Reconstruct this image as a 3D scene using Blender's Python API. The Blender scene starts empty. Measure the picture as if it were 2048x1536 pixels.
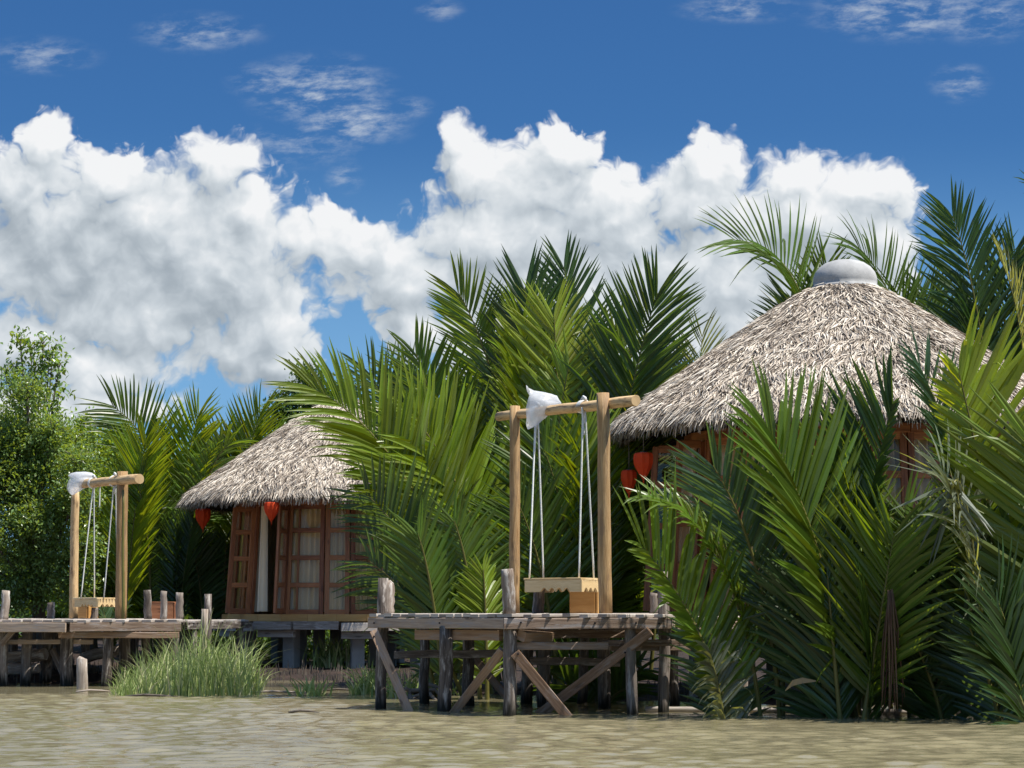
import bpy, math, random
import numpy as np
from mathutils import Vector, Matrix

random.seed(7)
RNG = np.random.default_rng(11)
SC = bpy.context.scene
COL = SC.collection

# ------------------------------------------------------------------ camera model
F_PX = 4400.0                 # focal length in pixels of the 2048 wide photograph
CAM_Z = 1.118                 # eye height above the water, in metres
PITCH = math.atan((1222 - 768) / F_PX)
CT, ST = math.cos(PITCH), math.sin(PITCH)


def P(px, py, d):
    """World point seen at photo pixel (px, py) when it stands d metres out along +Y."""
    a, b = (px - 1024) / F_PX, (768 - py) / F_PX
    k = d / (CT - b * ST)
    return Vector((a * k, d, CAM_Z + (ST + b * CT) * k))


def PX(px, d):
    return (px - 1024) / F_PX * d


def make_camera():
    cd = bpy.data.cameras.new('camera')
    cd.sensor_width = 36.0
    cd.lens = F_PX / 2048 * 36.0
    cd.clip_start = 0.1
    cd.clip_end = 4000
    cam = bpy.data.objects.new('camera', cd)
    cam.location = (0, 0, CAM_Z)
    cam.rotation_euler = (math.pi / 2 + PITCH, 0, 0)
    COL.objects.link(cam)
    SC.camera = cam


make_camera()

# ------------------------------------------------------------------ object helpers


def tag(o, label=None, cat=None, group=None, kind=None):
    if label: o['label'] = label
    if cat: o['category'] = cat
    if group: o['group'] = group
    if kind: o['kind'] = kind
    return o


def empty(name, loc=(0, 0, 0), label=None, cat=None, group=None):
    o = bpy.data.objects.new(name, None)
    o.location = loc
    o.empty_display_size = 0.2
    COL.objects.link(o)
    return tag(o, label, cat, group)


def link(name, me, parent=None, mats=()):
    o = bpy.data.objects.new(name, me)
    for m in mats:
        me.materials.append(m)
    COL.objects.link(o)
    if parent is not None:
        o.parent = parent
        # meshes are built in world space: undo the parents' offsets
        off = Vector((0, 0, 0))
        p = parent
        while p is not None:
            off += Vector(p.location)
            p = p.parent
        o.location = -off
    return o


def mesh_np(name, V, Q, rnd=None, parent=None, mats=(), smooth=False, midx=None, uv=None):
    """Mesh object from numpy arrays (all faces have the same number of corners)."""
    V = np.asarray(V, dtype=np.float32); Q = np.asarray(Q, dtype=np.int32)
    me = bpy.data.meshes.new(name)
    k = Q.shape[1]
    me.vertices.add(len(V)); me.vertices.foreach_set('co', V.ravel())
    me.loops.add(Q.size); me.loops.foreach_set('vertex_index', Q.ravel())
    me.polygons.add(len(Q))
    me.polygons.foreach_set('loop_start', np.arange(0, Q.size, k, dtype=np.int32))
    me.polygons.foreach_set('use_smooth', np.full(len(Q), smooth, dtype=bool))
    if midx is not None:
        me.polygons.foreach_set('material_index', np.asarray(midx, dtype=np.int32))
    if uv is not None:
        l = me.uv_layers.new(name='UVMap')
        l.data.foreach_set('uv', np.asarray(uv, dtype=np.float32)[Q.ravel()].ravel())
    if rnd is not None:
        at = me.attributes.new('rnd', 'FLOAT', 'POINT')
        at.data.foreach_set('value', np.asarray(rnd, dtype=np.float32))
    me.update(calc_edges=True)
    me.validate()
    return link(name, me, parent, mats)


class MB:
    """Collects beams, tubes and quads (with grain-aligned uvs in metres) into ONE mesh."""

    def __init__(self):
        self.v, self.f, self.uv, self.mi, self.r, self.sm = [], [], [], [], [], []
        self.mat = 0

    def quad(self, ps, uvs=None, rnd=None, smooth=False):
        b = len(self.v)
        self.v += [tuple(p) for p in ps]
        rnd = random.random() if rnd is None else rnd
        self.r += [rnd] * len(ps)
        self.f.append(tuple(range(b, b + len(ps))))
        self.uv.append(uvs or [(0, 0)] * len(ps))
        self.mi.append(self.mat); self.sm.append(smooth)

    def beam(self, a, b, w, h, up=(0, 0, 1), bevel=0.006, taper=1.0, jit=0.0):
        """A plank or beam from a to b: w across, h along 'up'; chamfered long edges."""
        a, b = Vector(a), Vector(b)
        t = (b - a); L = t.length; t.normalize()
        up = Vector(up)
        s = t.cross(up)
        if s.length < 1e-4:
            s = t.cross(Vector((1, 0, 0)))
        s.normalize(); u = s.cross(t).normalized()
        e = min(bevel, w * .3, h * .3)
        prof = [(-w/2+e, -h/2), (w/2-e, -h/2), (w/2, -h/2+e), (w/2, h/2-e), (w/2-e, h/2), (-w/2+e, h/2), (-w/2, h/2-e), (-w/2, -h/2+e)]
        base = len(self.v); rnd = random.random(); o = random.random() * 50
        n = 8
        segs = max(1, min(6, int(L / 0.4))) if jit else 1
        acc = [0]
        for i in range(n):
            p, q = prof[i], prof[(i + 1) % n]
            acc.append(acc[-1] + math.hypot(p[0]-q[0], p[1]-q[1]))
        for k in range(segs + 1):
            x = k / segs
            c = a.lerp(b, x)
            if jit and 0 < k < segs:
                c = c + s * random.uniform(-jit, jit) + u * random.uniform(-jit, jit)
            sc = 1 + (taper - 1) * x
            for (px, py) in prof:
                self.v.append(tuple(c + s * px * sc + u * py * sc)); self.r.append(rnd)
        for k in range(segs):
            for i in range(n):
                j = (i + 1) % n
                r0, r1 = base + k * n, base + (k + 1) * n
                self.f.append((r0 + i, r0 + j, r1 + j, r1 + i))
                u0, u1 = L * k / segs, L * (k + 1) / segs
                self.uv.append([(o + u0, o + acc[i]), (o + u0, o + acc[i+1]), (o + u1, o + acc[i+1]), (o + u1, o + acc[i])])
                self.mi.append(self.mat); self.sm.append(False)
        r1 = base + segs * n
        self.f.append(tuple(base + i for i in reversed(range(n)))); self.uv.append([(o + p[0]*.2, o + 9 + p[1]) for p in reversed(prof)])
        self.f.append(tuple(r1 + i for i in range(n))); self.uv.append([(o + p[0]*.2, o + 9 + p[1]) for p in prof])
        self.mi += [self.mat] * 2; self.sm += [False] * 2
        return self

    def tube(self, pts, radii, n=10, rough=0.0, cap=True, smooth=True, uoff=None):
        """A round log or stem along pts; 'rough' wobbles the outline."""
        pts = [Vector(p) for p in pts]
        base = len(self.v); rnd = random.random(); o = random.random() * 50 if uoff is None else uoff
        lobes = [(random.randint(2, 5), random.uniform(0, 6.28), random.uniform(.3, 1)) for _ in range(3)]
        L = 0; ref = None; Ls = []
        for k, p in enumerate(pts):
            t = (pts[min(k+1, len(pts)-1)] - pts[max(k-1, 0)]).normalized()
            if ref is None:
                ref = t.cross(Vector((0.31, 0.9, 0.2))).normalized()
            s = (ref - t * ref.dot(t)).normalized(); ref = s
            u = t.cross(s)
            if k: L += (p - pts[k-1]).length
            Ls.append(L)
            r = radii[k] if hasattr(radii, '__len__') else radii
            for i in range(n):
                a = 2 * math.pi * i / n
                w = 1 + rough * sum(am * math.cos(m * a + ph + L * .7) for m, ph, am in lobes) + rough * random.uniform(-.5, .5)
                self.v.append(tuple(p + (s * math.cos(a) + u * math.sin(a)) * r * w)); self.r.append(rnd)
        for k in range(len(pts) - 1):
            rr = radii[k] if hasattr(radii, '__len__') else radii
            for i in range(n):
                j = (i + 1) % n
                r0, r1 = base + k * n, base + (k + 1) * n
                self.f.append((r0 + i, r0 + j, r1 + j, r1 + i))
                c0, c1 = 6.28 * rr * i / n, 6.28 * rr * (i + 1) / n
                self.uv.append([(o + Ls[k], o + c0), (o + Ls[k], o + c1), (o + Ls[k+1], o + c1), (o + Ls[k+1], o + c0)])
                self.mi.append(self.mat); self.sm.append(smooth)
        if cap:
            e = base + (len(pts) - 1) * n
            self.f.append(tuple(base + i for i in reversed(range(n)))); self.uv.append([(o + .02 * i, o) for i in range(n)])
            self.f.append(tuple(e + i for i in range(n))); self.uv.append([(o + .02 * i, o) for i in range(n)])
            self.mi += [self.mat] * 2; self.sm += [False] * 2
        return self

    def lathe(self, prof, c, n=48, smooth=True):
        base = len(self.v); c = Vector(c)
        for (r, z) in prof:
            for i in range(n):
                a = 2 * math.pi * i / n
                self.v.append((c.x + r * math.cos(a), c.y + r * math.sin(a), c.z + z)); self.r.append(.5)
        for k in range(len(prof) - 1):
            for i in range(n):
                j = (i + 1) % n
                r0, r1 = base + k * n, base + (k + 1) * n
                self.f.append((r0 + i, r0 + j, r1 + j, r1 + i))
                self.uv.append([(prof[k][1], i * .1), (prof[k][1], i * .1 + .1), (prof[k+1][1], i * .1 + .1), (prof[k+1][1], i * .1)])
                self.mi.append(self.mat); self.sm.append(smooth)
        return self

    def build(self, name, mats, parent=None):
        me = bpy.data.meshes.new(name)
        me.from_pydata(self.v, [], self.f)
        l = me.uv_layers.new(name='UVMap')
        l.data.foreach_set('uv', [c for f in self.uv for p in f for c in p])
        me.polygons.foreach_set('material_index', self.mi)
        me.polygons.foreach_set('use_smooth', self.sm)
        at = me.attributes.new('rnd', 'FLOAT', 'POINT')
        at.data.foreach_set('value', self.r)
        me.update()
        if not isinstance(mats, (list, tuple)):
            mats = [mats]
        return link(name, me, parent, mats)


# ------------------------------------------------------------------ material helpers
class N:
    """Tiny node DSL."""

    def __init__(self, tree):
        self.t = tree
        tree.nodes.clear()

    def node(self, kind, **kw):
        n = self.t.nodes.new(kind)
        ins = kw.pop('ins', {})
        for k, v in kw.items():
            setattr(n, k, v)
        for k, v in ins.items():
            s = n.inputs[k]
            if isinstance(v, bpy.types.NodeSocket):
                self.t.links.new(v, s)
            else:
                s.default_value = v
        return n

    def m(self, op, a, b=None, c=None, clamp=False):
        ins = {0: a}
        if b is not None: ins[1] = b
        if c is not None: ins[2] = c
        return self.node('ShaderNodeMath', operation=op, use_clamp=clamp, ins=ins).outputs[0]

    def vm(self, op, a, b=None):
        ins = {0: a}
        if b is not None: ins[1] = b
        n = self.node('ShaderNodeVectorMath', operation=op, ins=ins)
        return n.outputs['Value'] if op in ('LENGTH', 'DOT_PRODUCT', 'DISTANCE') else n.outputs[0]

    def ramp(self, x, stops, mode='LINEAR'):
        n = self.node('ShaderNodeValToRGB', ins={0: x})
        cr = n.color_ramp; cr.interpolation = mode
        while len(cr.elements) < len(stops): cr.elements.new(.5)
        for e, (p, c) in zip(cr.elements, stops):
            e.position = p; e.color = (*c, 1) if len(c) == 3 else c
        return n.outputs[0]

    def noise(self, vec, scale, detail=4, rough=.55, dist=0.0, dim='3D', w=None):
        n = self.node('ShaderNodeTexNoise', noise_dimensions=dim, ins={'Scale': scale, 'Detail': detail, 'Roughness': rough, 'Distortion': dist})
        if vec is not None: self.t.links.new(vec, n.inputs['Vector'])
        return n.outputs[0]

    def mix(self, f, a, b, mode='MIX'):
        n = self.node('ShaderNodeMix', data_type='RGBA', blend_type=mode)
        for s, v in ((n.inputs[0], f), (n.inputs[6], a), (n.inputs[7], b)):
            if isinstance(v, bpy.types.NodeSocket): self.t.links.new(v, s)
            else: s.default_value = v if not isinstance(v, tuple) else (*v, 1)[:4]
        return n.outputs[2]

    def smooth(self, x, lo, hi):
        n = self.node('ShaderNodeMapRange', interpolation_type='SMOOTHSTEP', ins={0: x, 1: lo, 2: hi, 3: 0.0, 4: 1.0})
        return n.outputs[0]


def new_mat(name):
    m = bpy.data.materials.new(name); m.use_nodes = True
    return m, N(m.node_tree)


def finish(n, bsdf, disp=None):
    o = n.node('ShaderNodeOutputMaterial')
    n.t.links.new(bsdf, o.inputs[0])


def principled(n, col, rough=.6, spec=.4, bump=None, bstr=.4, bdist=.01, **extra):
    ins = {'Base Color': col if isinstance(col, bpy.types.NodeSocket) else (*col, 1), 'Roughness': rough, 'Specular IOR Level': spec}
    ins.update(extra)
    b = n.node('ShaderNodeBsdfPrincipled', ins=ins)
    if bump is not None:
        bn = n.node('ShaderNodeBump', ins={'Strength': bstr, 'Distance': bdist, 'Height': bump})
        n.t.links.new(bn.outputs[0], b.inputs['Normal'])
    return b.outputs[0]


def wood(name, dark, light, grain=26, rough=.75, spec=.25, weather=None, bstr=.5, wet=False, knots=True):
    """Grained timber: streaks run along the length of each piece (its uv u axis)."""
    m, n = new_mat(name)
    uv = n.node('ShaderNodeUVMap').outputs[0]
    sc = n.vm('MULTIPLY', uv, (1.4, grain, 1))
    g = n.noise(sc, 1.6, 6, .62, .6)
    fine = n.noise(n.vm('MULTIPLY', uv, (6, grain * 5, 1)), 1.0, 3, .6)
    rnd = n.node('ShaderNodeAttribute', attribute_name='rnd').outputs['Fac']
    f = n.m('ADD', n.m('MULTIPLY', g, .8), n.m('MULTIPLY', fine, .3))
    f = n.m('ADD', f, n.m('MULTIPLY_ADD', rnd, .3, -.2))
    c = n.ramp(f, [(.3, dark), (.72, light)])
    if knots:
        kn = n.node('ShaderNodeTexVoronoi', feature='F1', ins={'Vector': n.vm('MULTIPLY', uv, (1.7, 6.5, 1)), 'Scale': 1.0}).outputs[0]
        c = n.mix(n.m('MULTIPLY', n.m('SUBTRACT', 1.0, n.smooth(kn, .05, .16)), .7), c, tuple(x * .35 for x in dark))
    if weather:
        w = n.noise(n.vm('MULTIPLY', uv, (2.2, 11.0, 1)), 1.3, 6, .7)
        c = n.mix(n.smooth(w, .50, .64), c, weather)
    if wet:
        z = n.node('ShaderNodeSeparateXYZ', ins={0: n.node('ShaderNodeNewGeometry').outputs['Position']}).outputs[2]
        zz = n.m('ADD', z, n.m('MULTIPLY_ADD', g, .5, -.25))
        c = n.mix(n.m('SUBTRACT', 1.0, n.smooth(zz, .02, .22)), c, (.018, .017, .012))
    finish(n, principled(n, c, rough, spec, f, bstr, .01))
    return m


def plain(name, col, rough=.6, spec=.4, var=.15, scale=6, bstr=.2, bdist=.01, **extra):
    m, n = new_mat(name)
    pos = n.node('ShaderNodeTexCoord').outputs['Object']
    f = n.noise(pos, scale, 6, .6)
    c = n.mix(f, tuple(x * (1 - var) for x in col), tuple(min(1, x * (1 + var)) for x in col))
    finish(n, principled(n, c, rough, spec, f, bstr, bdist, **extra))
    return m


def leaf(name, translucency=.35, rough=.38, spec=.5, dry=(.25, .19, .08)):
    """Leaf: the object's own colour varied leaf by leaf, glossy, letting light through."""
    m, n = new_mat(name)
    oc = n.node('ShaderNodeObjectInfo').outputs['Color']
    rnd = n.node('ShaderNodeAttribute', attribute_name='rnd').outputs['Fac']
    hs = n.node('ShaderNodeHueSaturation', ins={'Hue': n.m('MULTIPLY_ADD', rnd, .03, .485), 'Saturation': 1.0, 'Value': n.m('MULTIPLY_ADD', rnd, .8, .6), 'Color': oc}).outputs[0]
    pos = n.node('ShaderNodeNewGeometry').outputs['Position']
    blot = n.noise(pos, 3.1, 3, .6)
    hs = n.mix(n.m('MULTIPLY', n.smooth(blot, .66, .8), .35), hs, dry)
    b = principled(n, hs, rough, spec)
    tr = n.node('ShaderNodeBsdfTranslucent', ins={'Color': n.mix(1.0, hs, (2.1, 1.7, .4), 'MULTIPLY')}).outputs[0]
    mx = n.node('ShaderNodeMixShader', ins={0: translucency, 1: b, 2: tr}).outputs[0]
    finish(n, mx)
    return m
# ------------------------------------------------------------------ materials
M = {}
M['pile'] = wood('pile_bark', (.06, .047, .038), (.25, .205, .17), 16, .85, .2, weather=(.36, .32, .28), bstr=1.0, wet=True)
M['stump'] = wood('stump_wood', (.14, .10, .075), (.46, .39, .32), 18, .85, .2, weather=(.5, .46, .41), bstr=1.0)
M['rim'] = wood('rim_timber', (.15, .10, .07), (.42, .32, .24), 22, .8, .2, weather=(.30, .26, .235))
M['plank'] = wood('deck_plank', (.2, .165, .135), (.52, .46, .40), 20, .8, .2, weather=(.42, .39, .36))
M['brace'] = wood('brace_timber', (.17, .10, .06), (.40, .27, .175), 22, .8, .2, weather=(.30, .24, .2))
M['post'] = wood('swing_post_timber', (.28, .16, .065), (.66, .46, .24), 24, .7, .25, weather=(.26, .165, .09), bstr=1.0)
M['pine'] = wood('pale_pine', (.56, .38, .17), (.76, .58, .32), 24, .6, .3)
M['ply'] = wood('orange_board', (.48, .24, .07), (.62, .36, .13), 8, .5, .35, knots=False, bstr=.15)
M['redwood'] = wood('hut_redwood', (.17, .05, .02), (.50, .20, .078), 22, .45, .4)
M['boxred'] = wood('brown_box_board', (.26, .10, .045), (.42, .19, .09), 10, .6, .3)
M['concrete'] = plain('concrete', (.30, .29, .27), .85, .25, .25, 7, .5)
M['cap'] = plain('grey_cement', (.36, .355, .34), .85, .2, .5, 4, .6)
M['rope'] = plain('white_rope', (.68, .68, .64), .8, .2, .2, 60, .6)
M['curtain'] = plain('cream_cloth', (.90, .77, .57), .85, .2, .08, 3, .1)
M['dark'] = plain('dark_cloth', (.02, .018, .02), .9, .1, .1, 3, .1)
M['thatch_base'] = plain('shade_dark_thatch', (.075, .06, .05), .95, .1, .5, 14, .8, .03)  # dark base colour stands for the shade between the straw tufts
M['leaf'] = leaf('palm_leaf', .48, .37, .6)
M['bush'] = leaf('bush_leaf', .42, .32, .6)
M['dead'] = leaf('dead_leaf', .15, .8, .15)
M['stalk'] = plain('palm_stalk', (.13, .12, .03), .45, .4, .35, 5, .1)
M['trunk'] = plain('tree_bark', (.14, .115, .09), .9, .2, .4, 9, .8, .02)


def mk_thatch():
    m, n = new_mat('thatch_straw')
    rnd = n.node('ShaderNodeAttribute', attribute_name='rnd').outputs['Fac']
    pos = n.node('ShaderNodeTexCoord').outputs['Object']
    big = n.noise(pos, 1.3, 5, .65)
    f = n.m('ADD', rnd, n.m('MULTIPLY_ADD', big, .9, -.45))
    c = n.ramp(f, [(.05, (.12, .095, .075)), (.32, (.34, .275, .21)), (.58, (.58, .50, .40)), (.9, (.75, .67, .55))])
    finish(n, principled(n, c, .7, .25))
    return m


M['thatch'] = mk_thatch()


def mk_glass():
    m, n = new_mat('window_glass')
    fr = n.node('ShaderNodeFresnel', ins={'IOR': 1.6}).outputs[0]
    fr = n.m('MULTIPLY', fr, .75)
    g = n.node('ShaderNodeBsdfGlossy', ins={'Color': (.95, .97, 1, 1), 'Roughness': .02}).outputs[0]
    t = n.node('ShaderNodeBsdfTransparent', ins={'Color': (.97, .91, .80, 1)}).outputs[0]
    finish(n, n.node('ShaderNodeMixShader', ins={0: fr, 1: t, 2: g}).outputs[0])
    return m


M['glass'] = mk_glass()


def mk_lantern():
    m, n = new_mat('red_lantern_cloth')
    uv = n.node('ShaderNodeTexCoord').outputs['Object']
    f = n.noise(uv, 9, 4, .6)
    c = n.mix(f, (.55, .045, .012), (.78, .10, .02))
    b = principled(n, c, .65, .25, f, .3)
    t = n.node('ShaderNodeBsdfTranslucent', ins={'Color': (.95, .14, .04, 1)}).outputs[0]
    finish(n, n.node('ShaderNodeMixShader', ins={0: .35, 1: b, 2: t}).outputs[0])
    return m


M['lantern'] = mk_lantern()


def mk_bag():
    m, n = new_mat('thin_plastic')
    uv = n.node('ShaderNodeTexCoord').outputs['Object']
    f = n.noise(uv, 14, 5, .6, 1.5)
    b = principled(n, (.82, .83, .85), .25, .6, f, .4, .01)
    t = n.node('ShaderNodeBsdfTranslucent', ins={'Color': (.9, .92, .95, 1)}).outputs[0]
    x = n.node('ShaderNodeMixShader', ins={0: .4, 1: b, 2: t}).outputs[0]
    tp = n.node('ShaderNodeBsdfTransparent').outputs[0]
    finish(n, n.node('ShaderNodeMixShader', ins={0: n.m('MULTIPLY_ADD', f, -.4, .58), 1: x, 2: tp}).outputs[0])
    return m


M['bag'] = mk_bag()


def mk_water():
    m, n = new_mat('muddy_water')
    pos = n.node('ShaderNodeNewGeometry').outputs['Position']
    silt = n.noise(n.vm('MULTIPLY', pos, (.22, .3, 1)), 1.0, 4, .6)
    c = n.mix(silt, (.166, .143, .078), (.262, .226, .135))
    b1 = n.noise(n.vm('MULTIPLY', pos, (7, 9, 1)), 1.0, 5, .6)
    finish(n, principled(n, c, .06, .5, b1, .22, .03, IOR=1.33))
    return m


M['water'] = mk_water()


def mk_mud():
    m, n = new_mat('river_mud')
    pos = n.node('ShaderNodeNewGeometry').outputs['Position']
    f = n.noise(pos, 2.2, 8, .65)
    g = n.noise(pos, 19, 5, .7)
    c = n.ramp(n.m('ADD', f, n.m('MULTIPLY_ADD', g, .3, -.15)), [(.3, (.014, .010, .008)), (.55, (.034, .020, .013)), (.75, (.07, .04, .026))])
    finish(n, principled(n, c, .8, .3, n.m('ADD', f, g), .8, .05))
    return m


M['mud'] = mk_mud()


def mk_grass():
    m, n = new_mat('reed_blade')
    rnd = n.node('ShaderNodeAttribute', attribute_name='rnd').outputs['Fac']
    c = n.ramp(rnd, [(.0, (.11, .18, .04)), (.4, (.28, .37, .10)), (.75, (.48, .52, .22)), (1, (.60, .55, .33))])
    b = principled(n, c, .5, .35)
    t = n.node('ShaderNodeBsdfTranslucent', ins={'Color': c}).outputs[0]
    finish(n, n.node('ShaderNodeMixShader', ins={0: .3, 1: b, 2: t}).outputs[0])
    return m


M['grass'] = mk_grass()
# ------------------------------------------------------------------ sun and sky
EXPOSURE = .9
SUN_DIR = Vector((.93, -.32, 0)).normalized()
SUN_EL = math.radians(63)
TO_SUN = Vector((SUN_DIR.x * math.cos(SUN_EL), SUN_DIR.y * math.cos(SUN_EL), math.sin(SUN_EL)))
sun = bpy.data.lights.new('sun', 'SUN')
sun.energy = 4.0; sun.angle = math.radians(.5); sun.color = (1, .955, .88)
so = bpy.data.objects.new('sun', sun)
so.rotation_euler = TO_SUN.to_track_quat('Z', 'Y').to_euler()
so.location = (20, -20, 40)
COL.objects.link(so)

SC.view_settings.view_transform = 'Standard'
SC.view_settings.look = 'None'
SC.view_settings.exposure = EXPOSURE
SC.view_settings.gamma = 1.0


def sky_coord(px, py):
    """Photo pixel -> the sky's own direction coordinates (tangents of azimuth and elevation, scaled)."""
    a, b = (px - 1024) / F_PX, (768 - py) / F_PX
    k = CT - b * ST
    return a / k * 44 , (ST + b * CT) / k * 44          # about 100 photo pixels per unit


def build_world():
    w = bpy.data.worlds.new('World'); SC.world = w; w.use_nodes = True
    w.cycles.sampling_method = 'MANUAL'; w.cycles.sample_map_resolution = 256
    n = N(w.node_tree)
    tc = n.node('ShaderNodeTexCoord').outputs['Generated']
    sx = n.node('ShaderNodeSeparateXYZ', ins={0: tc})
    y = n.m('MAXIMUM', n.m('ABSOLUTE', sx.outputs[1]), .12)
    u = n.m('MULTIPLY', n.m('DIVIDE', sx.outputs[0], y), 44)
    v = n.m('MULTIPLY', n.m('DIVIDE', sx.outputs[2], y), 44)
    q = n.node('ShaderNodeCombineXYZ', ins={0: u, 1: v, 2: 0.0}).outputs[0]

    blobs = [(-330, 610, 300, 150), (-760, 680, 280, 130), (-190, 470, 130, 95), (2420, 660, 240, 90), (2800, 600, 260, 120),  # px, py, radii in px : the cumulus heads as they stand in the sky
        (105, 300, 62, 72), (40, 385, 95, 95), (215, 352, 120, 84), (440, 325, 92, 74), (515, 420, 75, 95),
        (330, 440, 190, 120), (140, 500, 240, 150), (480, 540, 150, 160), (300, 600, 330, 130), (560, 640, 88, 120),
        (585, 715, 70, 85), (480, 700, 150, 80), (630, 478, 100, 84), (715, 492, 100, 84), (790, 505, 90, 76),
        (942, 290, 60, 66), (960, 345, 95, 80), (1120, 312, 112, 78), (1070, 370, 140, 95), (1000, 470, 220, 120),
        (1210, 430, 160, 115), (1425, 342, 98, 82), (1400, 410, 130, 90), (1590, 355, 110, 80), (1735, 375, 95, 68),
        (1620, 440, 230, 120), (1765, 490, 82, 115), (1450, 550, 270, 130), (830, 560, 190, 88), (1100, 580, 280, 140),
        (1680, 560, 170, 100), (830, 660, 90, 90), (1330, 650, 120, 80), (1250, 680, 260, 90), (1560, 640, 220, 80), (960, 700, 150, 80), (200, 735, 190, 72), (70, 690, 170, 100), (230, 815, 170, 52), (60, 830, 150, 90)]

    # density of the cumulus as a group, so that it can be looked up twice (here, and a step towards the sun)
    def make_group(name, nd, vd, vamp):
        g = bpy.data.node_groups.new(name, 'ShaderNodeTree')
        g.interface.new_socket('Vector', in_out='INPUT', socket_type='NodeSocketVector')
        g.interface.new_socket('Density', in_out='OUTPUT', socket_type='NodeSocketFloat')
        k = N(g)
        gi = k.node('NodeGroupInput').outputs[0]
        wn = k.node('ShaderNodeTexNoise', noise_dimensions='2D', ins={'Scale': .55, 'Detail': 3.0, 'Roughness': .5, 'Vector': gi}).outputs['Color']
        wp = k.vm('ADD', gi, k.vm('MULTIPLY', k.vm('SUBTRACT', wn, (.5, .5, .5)), (1.0, 1.0, 0)))
        wn2 = k.node('ShaderNodeTexNoise', noise_dimensions='2D', ins={'Scale': 2.1, 'Detail': 2.0, 'Roughness': .5, 'Vector': gi}).outputs['Color']
        wp = k.vm('ADD', wp, k.vm('MULTIPLY', k.vm('SUBTRACT', wn2, (.5, .5, .5)), (.42, .42, 0)))
        acc = None
        for (px, py, rx, ry) in blobs:
            cx, cy = sky_coord(px, py)
            d = k.vm('LENGTH', k.vm('MULTIPLY', k.vm('SUBTRACT', wp, (cx, cy, 0)), (100 / rx, 100 / ry, 0)))
            f = k.m('SUBTRACT', 1.0, d)
            acc = f if acc is None else k.m('SMOOTH_MAX', acc, f, .3)
        acc = k.m('ADD', k.m('MULTIPLY', k.m('MINIMUM', acc, .8), 1.5), .0)
        n1 = k.noise(gi, 1.2, nd, .48, .15, dim='2D')
        vo = k.node('ShaderNodeTexVoronoi', feature='SMOOTH_F1', voronoi_dimensions='2D', ins={'Scale': 1.7, 'Smoothness': .35, 'Detail': vd, 'Roughness': .55, 'Vector': wp}).outputs[0]
        dens = k.m('ADD', acc, k.m('MULTIPLY_ADD', n1, .72, -.16))
        dens = k.m('ADD', dens, k.m('MULTIPLY_ADD', vo, -.62 * vamp, .25 * vamp))
        go = k.node('NodeGroupOutput'); g.links.new(dens, go.inputs[0])
        return g

    fine, broad = make_group('cumulus_density', 7, 3.0, 1.0), make_group('cumulus_body', 2.2, .6, .8)

    def dens_at(vec, g=None):
        x = n.node('ShaderNodeGroup', node_tree=g or broad, ins={0: vec}); return x.outputs[0]

    da = dens_at(q, fine)
    d0 = dens_at(q)
    d1 = dens_at(n.vm('ADD', q, (.14, .34, 0)))
    d2 = dens_at(n.vm('ADD', q, (.25, .75, 0)))
    soft = n.noise(q, .5, 3, .5, dim='2D')
    alpha = n.smooth(da, n.m('MULTIPLY_ADD', soft, -.35, .06), n.m('MULTIPLY_ADD', soft, .75, .06))
    relief = n.m('ADD', n.m('MULTIPLY', n.m('SUBTRACT', d0, d1), .24), n.m('MULTIPLY', n.m('SUBTRACT', d0, d2), .20))
    # the grey undersides
    grey = None
    for (px, py, rx, ry, s) in [(150, 490, 210, 75, .75), (330, 580, 330, 70, .6), (520, 720, 160, 80, .5), (110, 700, 200, 70, .35), (440, 470, 110, 90, .2), (980, 560, 330, 110, .3), (1560, 520, 260, 80, .45), (1200, 440, 160, 60, .2), (1450, 600, 200, 60, .3), (840, 620, 150, 60, .25)]:
        cx, cy = sky_coord(px, py)
        qq = n.vm('ADD', q, n.vm('MULTIPLY', n.node('ShaderNodeCombineXYZ', ins={0: soft, 1: n.noise(q, .9, 4, .55, dim='2D'), 2: 0.0}).outputs[0], (1.2, 1.2, 0)))
        dd = n.vm('LENGTH', n.vm('MULTIPLY', n.vm('SUBTRACT', qq, (cx + .6, cy + .6, 0)), (100 / rx, 100 / ry, 0)))
        f = n.m('MULTIPLY', n.m('SUBTRACT', 1.0, n.smooth(dd, .1, 1.25)), s)
        grey = f if grey is None else n.m('MAXIMUM', grey, f)
    lum = n.m('ADD', .74, relief)
    lum = n.m('ADD', lum, n.m('MULTIPLY', n.m('SUBTRACT', da, d0), .26))
    lum = n.m('SUBTRACT', lum, n.m('MULTIPLY', grey, .46))
    lum = n.m('ADD', lum, n.m('MULTIPLY_ADD', n.noise(q, .55, 4, .45, dim='2D'), .4, -.2))
    ccol = n.ramp(lum, [(0.0, (.29, .345, .40)), (.35, (.45, .51, .565)), (.62, (.64, .70, .75)), (.85, (.84, .88, .91)), (1.0, (.98, .99, 1.0))])

    # high thin wisps
    qs = n.vm('MULTIPLY', q, (1.0, 1.7, 1))
    qs2 = n.vm('ADD', n.vm('MULTIPLY', q, (.62, 1.5, 1)), n.node('ShaderNodeCombineXYZ', ins={0: 0.0, 1: n.m('MULTIPLY', u, -.16), 2: 0.0}).outputs[0])
    wisp = n.noise(qs2, 1.9, 9, .66, .1, dim='2D')
    streak = n.noise(n.vm('MULTIPLY', q, (.7, 2.6, 1)), 1.3, 5, .6, .1, dim='2D')
    mask = None
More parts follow.
